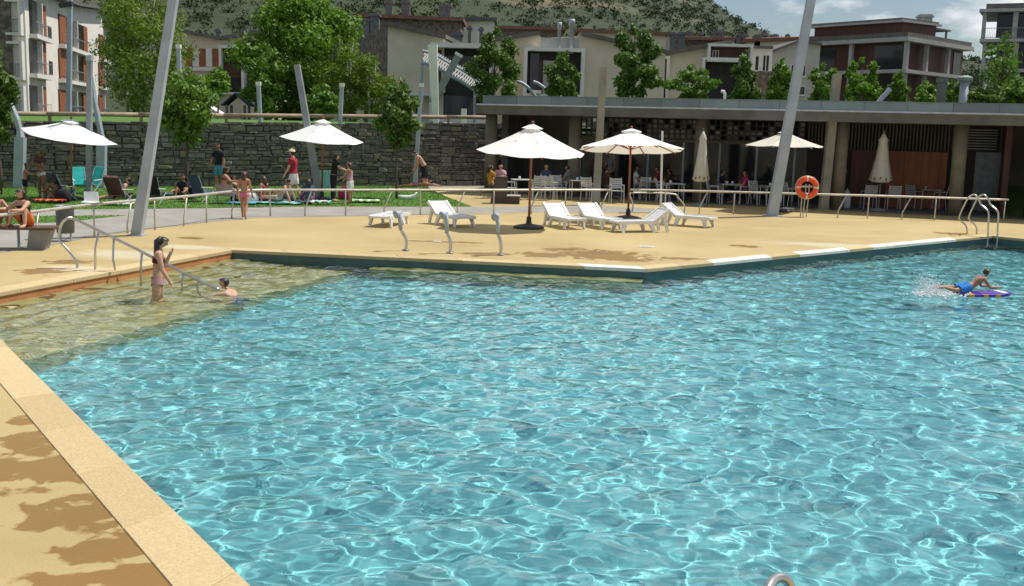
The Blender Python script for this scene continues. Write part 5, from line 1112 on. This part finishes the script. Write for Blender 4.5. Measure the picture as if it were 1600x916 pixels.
def bag(label, px, py, w, h, d, mat, rz=0, cat='bag'):
    q = P(px, py); t = thing('bag', label, cat, (q.x, q.y, .03), rad(rz), 'bags on the lawn'); mb = MB(); n = 10
    vs = []; fs = []; prof = [(.86, 0), (1, .2), (.96, .6), (.78, .9), (.35, 1)]
    for r_, f in prof:
        for k in range(n): a = 2*PI*k/n; vs.append((w/2*r_*math.copysign(abs(math.cos(a))**.6, math.cos(a)), d/2*r_*math.copysign(abs(math.sin(a))**.6, math.sin(a)), h*f+random.uniform(-.012, .012)*(f > 0)))
    for i in range(4):
        for k in range(n): fs.append((i*n+k, i*n+(k+1) % n, (i+1)*n+(k+1) % n, (i+1)*n+k))
    mb.add(vs, fs+[tuple(range(n))[::-1], tuple(range(4*n, 5*n))]); mb.build('bag_body', mat, t, True, local=True)
    mb = MB(); mb.tube([(-w*.25, 0, h*.95), (-w*.2, 0, h*1.2), (w*.2, 0, h*1.2), (w*.25, 0, h*.95)], .012, 6); mb.build('handle', mat, t, local=True)
for a in (('dark brown bag at the foot of the capped post', 283, 311, .5, .42, .35, 'cloth_brown'), ('dark green bag between the brown bag and the navy chair', 297, 312, .4, .5, .3, 'cloth_black'), ('black and white bag behind the navy beach chair', 306, 309, .45, .35, .3, 'cloth_grey'), ('bright pink bag carried low by the girl in white', 539, 312, .5, .42, .28, 'cloth_magenta'),
          ('rose pink bag beside the sitting woman with long hair', 409, 315, .45, .3, .3, 'cloth_magenta'), ('white bag beside the walking girl', 394, 318, .45, .32, .3, 'cloth_white'), ('grey bag behind the man in the red shirt', 447, 316, .6, .25, .35, 'cloth_grey'), ('dark bag under the lawn parasol pole', 98, 317, .5, .4, .35, 'cloth_black'), ('black bag at the feet of the sitting woman', 372, 317, .5, .4, .35, 'cloth_navy')):
    bag(*a)
q = P(508, 308); t = thing('towel_rack', 'aqua towel hung over a low chair back beside the leaning post', 'towel', (q.x, q.y, .008)); mb = MB(); mb.prism([(q.x-.2, q.y, .25), (q.x+.15, q.y, .2), (q.x+.22, q.y, .95), (q.x-.24, q.y, .95)], (0, .06, 0)); mb.build('hung_towel', 'cloth_aqua', t)
for s in (-.2, .18): mb = MB(); mb.tube([(q.x+s, q.y+.03, 0), (q.x+s, q.y+.03, .9)], .014, 6); mb.build('leg', 'galvanised', t)
# ------------------------------------------------------------------ people
def seg_d(p, a, b):
    ab = b-a; t = max(0., min(1., (p-a).dot(ab)/max(1e-9, ab.dot(ab)))); return (p-(a+ab*t)).length, t
def person(label, at, h, rz, pose, skin, garments, hair='hair_dark', hair_len=0., base=0., cat='person', recv=False, sub=1, cap=None, group=None, align='min'):
    """pose: tp torso lean, la/ra arms, ll/rl legs (flex, spread, joint), hp head pitch, hy head yaw; degrees, +Y is forward"""
    g = lambda k, d: pose.get(k, d); D = lambda fl, ab, s: Vector((s*math.sin(rad(ab)), math.sin(rad(fl))*math.cos(rad(ab)), -math.cos(rad(fl))*math.cos(rad(ab))))
    tp = rad(g('tp', 3)); up = Vector((0, math.sin(tp), math.cos(tp))); tp2 = rad(g('tp', 3)*.4+g('tp2', g('tp', 3))*.6); up2 = Vector((0, math.sin(tp2), math.cos(tp2)))
    V = []; Rr = []; Ed = []; B = []
    def nv(p, r, par=None):
        V.append(p*h); Rr.append(r*h)
        if par is not None: Ed.append((par, len(V)-1))
        return len(V)-1
    pel = Vector((0, 0, 0)); i0 = nv(pel, .066); i1 = nv(up*.09, .060, i0); i2 = nv(up*.09+up2*.10, .070, i1); ch_ = up*.09+up2*.17; i3 = nv(ch_, .058, i2); nb_ = up*.09+up2*.225; i4 = nv(nb_, .034, i3)
    hp = rad(g('hp', 0)); hd = Vector((math.sin(rad(g('hy', 0)))*math.cos(hp), math.cos(rad(g('hy', 0)))*math.cos(hp), -math.sin(hp))); hu = (Vector((0, 0, 1))-hd*hd.z); 
    if hu.length < .1: hu = up2.copy()
    hu.normalize()
    hb = nb_+up2*.035+hd*.008; i5 = nv(hb, .029, i4); hc = hb+hu*.052+hd*.012; i6 = nv(hb+hu*.022+hd*.012, .042, i5); i7 = nv(hc, .054, i6); i8 = nv(hc+hu*.042-hd*.004, .044, i7)
    B += [('hips', pel-up*.03, up*.05), ('torso', up*.05, ch_), ('neck', nb_, hb), ('head', hb+hu*.02, hc+hu*.04)]
    hands = []
    for s, k in ((-1, 'l'), (1, 'r')):
        fl, ab, el = g(k+'a', (5, 8, 8)); sh = ch_+Vector((s*.092, 0, 0))+up2*.012; a = nv(sh, .038, i3); d1 = D(fl, ab, s); e = sh+d1*.165; m_ = nv(sh+d1*.08, .030, a); b = nv(e, .024, m_)
        d2 = D(fl+el, ab*g('fab', .5), s); w = e+d2*.145; fm = nv(e+d2*.05, .024, b); c = nv(w, .016, fm); hn = nv(w+d2*.04, .019, c); hands.append((w+d2*.045, d2, s))
        B += [('uarm', sh, e), ('farm', e, w), ('hand', w, w+d2*.09)]
        fl, ab, kn = g(k+'l', (0, 4, 2)); hj = Vector((s*.047, 0, -.012)); a = nv(hj, .056, i0); d1 = D(fl, ab, s); kp = hj+d1*.245; m_ = nv(hj+d1*.11, .049, a); b = nv(kp, .035, m_)
        d2 = D(fl-kn, ab*.4, s); an = kp+d2*.225; cf = nv(kp+d2*.075, .035, b); c = nv(an, .022, cf); ft = D(fl-kn+g('ft', 88), ab*.4+4, s); nv(an+d2*.02+ft*.04, .023, c); nv(an+d2*.026+ft*.105, .017, len(V)-1)
        B += [('thigh', hj, kp), ('shin', kp, an), ('foot', an, an+ft*.11)]
    me = bpy.data.meshes.new('p'); me.from_pydata(V, Ed, []); ob = bpy.data.objects.new('p', me); sc.collection.objects.link(ob)
    md = ob.modifiers.new('s', 'SKIN'); md.branch_smoothing = .3; md.use_smooth_shade = True
    for i, r in enumerate(Rr): me.skin_vertices[0].data[i].radius = (r, r); me.skin_vertices[0].data[i].use_root = (i == 0)
    sb = ob.modifiers.new('u', 'SUBSURF'); sb.levels = sub+1
    dg = bpy.context.evaluated_depsgraph_get(); bm2 = bpy.data.meshes.new_from_object(ob.evaluated_get(dg)); bpy.data.objects.remove(ob)
    co = [v.co.copy() for v in bm2.vertices]; no = [v.normal.copy() for v in bm2.vertices]; fs = [tuple(f.vertices) for f in bm2.polygons]
    BB = [(n, a*h, b*h) for n, a, b in B]; own = []
    for c in co:
        best = min(((seg_d(c, a, b), n) for n, a, b in BB), key=lambda q: q[0][0]-(.03*h if q[1] in ('torso', 'hips') else .012*h if q[1] == 'head' else 0)); own.append((best[1], best[0][1]))
    mb = MB(); mb.add(co, fs)
    if g('face', 1):
        H = hc*h; hdh = hd; rt = hd.cross(hu); k_ = h
        mb.tube([H+hdh*.041*k_+hu*.004*k_, H+hdh*.053*k_-hu*.014*k_, H+hdh*.04*k_-hu*.017*k_], [.004*k_, .0065*k_, .006*k_], 5)
        for s in (-1, 1): mb.blob(H+rt*s*.044*k_-hu*.004*k_, .009*k_, .012*k_, .017*k_, 6, 4)
        for w, d2, s in hands:
            side = d2.cross(Vector((0, .3, .9))).normalized()
            for q, ln in ((-1.5, .034), (-.5, .041), (.5, .039), (1.5, .03)):
                o = w*h+side*q*.0085*h; bend = Vector((0, 0, -1))*.2; mb.tube([o, o+(d2*.6*ln)*h, o+((d2*.9+bend*.6)*ln)*h], [.0058*h, .0052*h, .004*h], 5)
            o = (w-d2*.015)*h-side*s*.014*h; mb.tube([o, o+(d2*.018-side*s*.012)*h, o+(d2*.034-side*s*.014)*h], [.007*h, .006*h, .0045*h], 5)
        mb.mi = 1
        for s in (-1, 1): mb.blob(H+hdh*.0395*k_+rt*s*.017*k_+hu*.004*k_, .0055*k_, .0055*k_, .004*k_, 6, 4)
        mb.mi = 2; mb.blob(H+hdh*.036*k_-hu*.030*k_, .009*k_, .008*k_, .004*k_, 6, 4); mb.mi = 0
    zmin = min(v[2] for v in mb.v)
    q = Vector(at); loc = Vector((q.x, q.y, base-(zmin if align == 'min' else 0)))
    o = mb.build('person', [skin, 'eye_dark', 'lips'], None, True); o.location = loc; o.rotation_euler = (0, 0, rad(rz)); tag(o, label, cat, group)
    if recv: receiver(o)
    def shell(name, mat, test, off, extra=None):
        keep = [f for f in fs if all(test(own[i], co[i]) for i in f)]; used = sorted({i for f in keep for i in f}); re = {i: n for n, i in enumerate(used)}
        s = MB(); s.add([co[i]+no[i]*off*h for i in used], [tuple(re[i] for i in f) for f in keep])
        if extra: extra(s)
        if not s.f: return
        c = s.build(name, mat, o, True, local=True)
        if recv: receiver(c)
        return c
    for name, mat, rules, off in garments:
        def test(ow, c, rules=rules):
            for n, a, b in rules:
                if ow[0] == n and a <= ow[1] <= b: return True
            return False
        if name == 'shoes':
            for sd in (-1, 1): shell('shoe', mat, lambda ow, c, sd=sd: test(ow, c) and c.x*sd > 0, off)
        else: shell(name, mat, test, off)
    Hc = hc*h
    def hairtest(ow, c):
        if ow[0] != 'head': return False
        d = c-Hc; return d.dot(hd) < .012*h+max(0, d.dot(hu))*.55 and d.dot(hu) > -.035*h if d.dot(hd) < 0 else d.dot(hu) > .022*h
    def long_hair(s):
        if hair_len:
            p0 = Hc+hu*.03*h-hd*.035*h; s.tube([p0, p0-hd*.022*h-hu*.05*h, Hc-hd*.072*h-Vector((0, 0, max(.09, hair_len*.55)*h)), Hc-hd*.085*h-Vector((0, 0, max(.11, hair_len)*h))], [.04*h, .056*h, .054*h, .022*h], 10, flat=.62)
    if hair: shell('hair', hair, hairtest, .012, long_hair)
    if cap:
        cp = MB(); rt = hd.cross(hu); top = Hc+hu*.028*h; ring = [top+(hd*math.cos(a)+rt*math.sin(a))*.068*h for a in np.linspace(0, 2*PI, 15)[:-1]]; up_ = [top+hu*.035*h+(hd*math.cos(a)+rt*math.sin(a))*.055*h for a in np.linspace(0, 2*PI, 15)[:-1]]
        cp.add(ring+up_+[top+hu*.058*h], [(i, (i+1) % 14, 14+(i+1) % 14, 14+i) for i in range(14)]+[(14+i, 14+(i+1) % 14, 28) for i in range(14)]); cp.add([top+hd*.05*h+rt*.05*h, top+hd*.13*h+rt*.035*h-hu*.01*h, top+hd*.13*h-rt*.035*h-hu*.01*h, top+hd*.05*h-rt*.05*h, top+hd*.06*h+hu*.012*h], [(0, 1, 2, 3), (0, 4, 1), (1, 4, 2), (2, 4, 3)]); cp.build('cap', cap, o, True, local=True)
    return o
TEE = [('torso', 0, 1), ('uarm', 0, .62), ('hips', .55, 1)]; SHORT = [('hips', 0, .7), ('thigh', 0, .72)]; TRUNK = [('hips', 0, .62), ('thigh', 0, .16)]; BRA = [('torso', .55, .9)]; VEST = [('torso', 0, .95), ('hips', .4, 1)]; PANTS = [('hips', 0, .7), ('thigh', 0, 1), ('shin', 0, .92)]; DRESS = [('torso', 0, .95), ('hips', 0, 1), ('thigh', 0, .55)]
def shirt(m): return ('shirt', m, TEE, .014)
def shorts(m): return ('shorts', m, SHORT, .016)
def trunks(m): return ('swim_trunks', m, TRUNK, .010)
def bra(m): return ('bikini_top', m, BRA, .009)
def shoes(m): return ('shoes', m, [('foot', 0, 1)], .008)
STAND = dict(); SITG = dict(tp=4, ll=(146, 10, 132), rl=(142, 10, 126), la=(40, 10, 40), ra=(40, 10, 40)); SITC = dict(tp=-6, ll=(88, 8, 82), rl=(86, 8, 84), la=(35, 10, 45), ra=(35, 10, 45))
G = lambda x, y: P(x, y)
# in the pool
person('girl in striped bikini standing in the shallow water by the handrail', P(247, 462, WZ), 1.58, -75, dict(tp=4, hp=25, la=(14, 6, 140), ra=(12, 10, 18), ll=(4, 4, 4), rl=(-6, 4, 4)), 'skin_fair', [bra('cloth_maroon'), ('bikini_bottom', 'cloth_rose', TRUNK, .010)], hair_len=.30, base=-.74, recv=True, sub=2)
person('boy with dark hair sunk to his shoulders at the end of the handrail', P(374, 462, WZ), 1.5, 72, dict(tp=18, tp2=44, hp=0, hy=-30, la=(76, 14, 6), ra=(72, 20, 10), ll=(25, 6, 85), rl=(10, 6, 70), ft=40), 'skin_fair', [('swim_trunks', 'cloth_blue', SHORT, .016)], base=WZ-.33, recv=True, align='pel', sub=2)
bp = P(1512, 462, WZ)
person('boy in bright blue shorts lying on a purple bodyboard and kicking', bp+Vector((-.02, 0, 0)), 1.15, -82, dict(tp=74, tp2=36, hp=4, la=(28, 10, 62), ra=(32, 14, 60), ll=(-86, 7, 6), rl=(-80, 7, 24), ft=30), 'skin_tan', [('swim_shorts', 'cloth_cobalt', SHORT, .020)], hair='hair_brown', base=WZ+.17, recv=True, align='pel', sub=2)
bb = thing('bodyboard', 'purple and yellow bodyboard floating under the boy', 'bodyboard', (bp.x+.25, bp.y, WZ), rad(8))
out = [(-.46, -.2), (-.3, -.24), (.2, -.25), (.42, -.2), (.54, -.1), (.57, 0), (.54, .1), (.42, .2), (.2, .25), (-.3, .24), (-.46, .2), (-.42, 0)]
mb = MB(); mb.prism([(x, y, .015+.12*max(0, x-.25)**1.3) for x, y in out], (0, 0, .045)); receiver(mb.build('deck', 'purple_foam', bb, local=True))
for x0, x1 in ((-.38, -.28), (-.1, 0), (.14, .24)): mb = MB(); mb.prism([(x0, -.252, .012), (x1, -.252, .012), (x1+.03, .252, .012), (x0+.03, .252, .012)], (0, 0, .052)); mb.build('yellow_stripe', 'yellow_foam', bb, local=True)
mb = MB(); mb.prism([(.34, -.18, .035), (.44, -.15, .045), (.44, .15, .045), (.34, .18, .035)], (0, 0, .046)); mb.build('white_patch', 'foam_white', bb, local=True)
sp = P(1452, 462, WZ); rng = np.random.default_rng(4); mb = MB()        # splash: many small drops thrown up by the feet
for k in range(1500):
    u = rng.random()**1.6; x = sp.x+.22-u*.38+rng.normal(0, .05+.10*u); z = WZ+u*.46*rng.random()**.6+rng.normal(0, .02); r = rng.uniform(.003, .011)*(1.7 if z < WZ+.07 else 1)
    if rng.random() < .25: x = sp.x+rng.normal(.15, .22); z = WZ+abs(rng.normal(0, .035)); r = rng.uniform(.012, .026)
    mb.blob((x, sp.y+rng.normal(0, .15), z), r, r, r*1.3, 5, 3)
tag(mb.build('splash', 'foam_white', None, True), 'white spray thrown up behind the boy on the bodyboard', 'splash', kind='stuff')
# on deck and lawn
person('girl in pink bikini bottoms walking barefoot on the deck', G(382, 342), 1.34, 0, dict(tp=2, la=(-5, 14, 10), ra=(10, 12, 12), ll=(14, 2, 6), rl=(-16, 2, 18)), 'skin_tan', [('bikini_bottom', 'cloth_pink', TRUNK, .012)], hair='hair_brown', hair_len=.13, sub=2)
person('man in dark t-shirt and light blue shorts standing at the wall', G(343, 300), 1.82, 165, dict(la=(5, 10, 8), ra=(10, 14, 20)), 'skin_tan', [shirt('cloth_navy'), shorts('cloth_blue')], sub=1)
person('man in red polo shirt, white shorts and pale cap striding', G(459, 318), 1.76, 82, dict(tp=2, la=(20, 6, 10), ra=(-6, 10, 12), ll=(12, 3, 4), rl=(-10, 3, 10)), 'skin_fair', [shirt('cloth_red'), shorts('cloth_white'), shoes('cloth_white')], cap='cloth_cream', sub=1)
person('woman in black clothes reaching towards the girl in white', G(521, 315), 1.66, -90, dict(tp=8, hp=15, la=(40, 8, 30), ra=(50, 8, 20)), 'skin_fair', [shirt('cloth_black'), ('trousers', 'cloth_black', PANTS, .014)], hair_len=.12)
person('girl in pale pink top and white skirt holding a bag', G(547, 319), 1.42, 80, dict(tp=4, la=(30, 8, 30), ra=(20, 8, 30)), 'skin_tan', [('top', 'cloth_rose', VEST, .012), ('skirt', 'cloth_white', SHORT, .022)], hair='hair_brown', hair_len=.10)
person('bare chested man in black shorts bending forward by the wall', G(663, 297), 1.78, 88, dict(tp=28, tp2=42, hp=48, la=(8, 8, 20), ra=(4, 8, 22), ll=(2, 4, 4), rl=(-6, 4, 6)), 'skin_fair', [('shorts', 'cloth_black', [('hips', 0, .8), ('thigh', 0, 1.0)], .02)])
person('person sunbathing flat on a towel at the foot of the wall', G(650, 297), 1.6, 95, dict(tp=-86, hp=-60, la=(-85, 16, 4), ra=(-85, 16, 4), ll=(86, 6, 4), rl=(84, 6, 8), ft=60), 'skin_tan', [trunks('cloth_pink')], base=.06)
person('person standing in the parasol shade with a towel round the shoulders', G(66, 312), 1.62, 150, dict(la=(20, 12, 90), ra=(20, 12, 90)), 'skin_deep', [trunks('cloth_white'), ('shoulder_towel', 'cloth_brown', [('torso', .6, 1), ('uarm', 0, .5)], .02)])
person('dark haired child standing in the parasol shade beside the curved post', G(40, 312), 1.18, -70, dict(tp=6, la=(40, 10, 50), ra=(45, 8, 50)), 'skin_tan', [('shorts', 'cloth_black', SHORT, .016)])
person('person crouching in the shade beside the dark blue chair', G(87, 315), 1.6, 60, SITG, 'skin_deep', [trunks('cloth_black')], hair_len=.06)
person('person lying back in the brown beach chair with bare legs out', G(181, 318), 1.6, 105, dict(tp=-45, hp=-20, ll=(82, 6, 10), rl=(80, 6, 12), la=(20, 14, 30), ra=(20, 14, 30)), 'skin_fair', [trunks('cloth_brown')], base=.02)
person('tanned woman sitting on the low pale chair reading', G(350, 318), 1.6, -80, dict(tp=6, hp=25, ll=(84, 10, 60), rl=(88, 10, 70), la=(40, 8, 50), ra=(45, 8, 50)), 'skin_tan', [bra('cloth_black'), trunks('cloth_black')], hair_len=.14, base=.05)
person('person reclining with knees up behind the walking girl', G(376, 315), 1.6, -95, dict(tp=-30, hp=10, ll=(145, 6, 130), rl=(140, 6, 118), la=(-20, 18, 4), ra=(70, 10, 80)), 'skin_tan', [trunks('cloth_navy')], hair_len=.1)
person('woman with long dark hair sitting on the pale blue towel', G(414, 318), 1.62, 60, dict(tp=6, hp=8, ll=(140, 8, 120), rl=(92, 14, 6), la=(-15, 12, 6), ra=(40, 8, 30)), 'skin_tan', [bra('cloth_magenta'), trunks('cloth_magenta')], hair='hair_brown', hair_len=.2)
person('person leaning back on one arm beside the striding man', G(436, 319), 1.62, 75, dict(tp=-38, hp=0, ll=(90, 8, 4), rl=(130, 8, 105), la=(-30, 14, 4), ra=(-25, 14, 4)), 'skin_fair', [trunks('cloth_white'), bra('cloth_white')])
person('person in denim sitting on the grass by the short leaning post', G(482, 320), 1.66, 20, SITG, 'skin_fair', [shirt('cloth_denim'), ('trousers', 'cloth_purple', PANTS, .014)], hair_len=.04)
person('person in dark clothes sitting at the foot of the capped post', G(288, 312), 1.6, 170, SITG, 'skin_tan', [shirt('cloth_black'), shorts('cloth_denim')], hair_len=.08)
# on the bench
b, dx, dy = BENCH
def bq(u, v): q = Vector((b.x, b.y, 0))+dx*u+dy*v; return q
person('dark haired girl in a dark top sitting on the bench hugging her knees', bq(.22, .02), 1.5, 158, dict(tp=14, hp=8, ll=(148, 12, 140), rl=(144, 12, 128), la=(55, 10, 40), ra=(58, 10, 35)), 'skin_fair', [('top', 'cloth_black', VEST, .012), ('shorts', 'cloth_orange', SHORT, .018)], hair_len=.22, base=.455, sub=2)
person('girl in pink swimsuit sitting on the bench looking at her hands', bq(-.42, .06), 1.5, -130, dict(tp=10, hp=30, ll=(146, 10, 136), rl=(148, 10, 140), la=(50, 10, 60), ra=(52, 10, 60)), 'skin_tan', [('swimsuit', 'cloth_rose', VEST+TRUNK, .010)], hair='hair_brown', hair_len=.18, base=.455, sub=2)
# at the cafe
for px, py, rz, sk, top, lb, hl in ((767, 309, -60, 'skin_tan', 'cloth_mustard', 'cafe guest in mustard top at the dark corner of the pavilion', .15), (781, 307, 170, 'skin_fair', 'cloth_rose', 'cafe guest in pale pink beside the guest in mustard', .0), (852, 306, 160, 'skin_fair', 'cloth_denim', 'cafe guest in denim blue under the octagonal parasol', .0), (884, 309, 80, 'skin_tan', 'cloth_grey', 'cafe guest in grey beside the round column', .0),
        (948, 311, -70, 'skin_tan', 'cloth_brown', 'cafe guest in brown behind the weathered upright post', .0), (994, 309, -100, 'skin_tan', 'cloth_white', 'cafe guest in white behind the red brown parasol pole', .0), (1024, 311, 80, 'skin_tan', 'cloth_red', 'cafe guest in dark red behind the slim white pole', .05), (1042, 313, 60, 'skin_deep', 'cloth_brown', 'tanned cafe guest right of the slim white pole', .0), (1160, 318, 100, 'skin_tan', 'cloth_magenta', 'cafe guest in red sitting at the table by the glass front', .12), (1128, 316, -90, 'skin_tan', 'cloth_navy', 'cafe guest in navy facing the guest in red', .0)):
    person(lb, P(px, py, .02), 1.66, rz, SITC, sk, [shirt(top), ('trousers', 'cloth_denim', PANTS, .012)], hair='hair_dark', hair_len=hl, base=.02, group='seated cafe guests', sub=0)
person('cafe waiter in pale shirt standing behind the brown guest', P(952, 304, .02), 1.74, 170, dict(la=(30, 8, 60), ra=(30, 8, 60)), 'skin_tan', [shirt('cloth_grey'), ('trousers', 'cloth_black', PANTS, .014)], base=.02, sub=0)
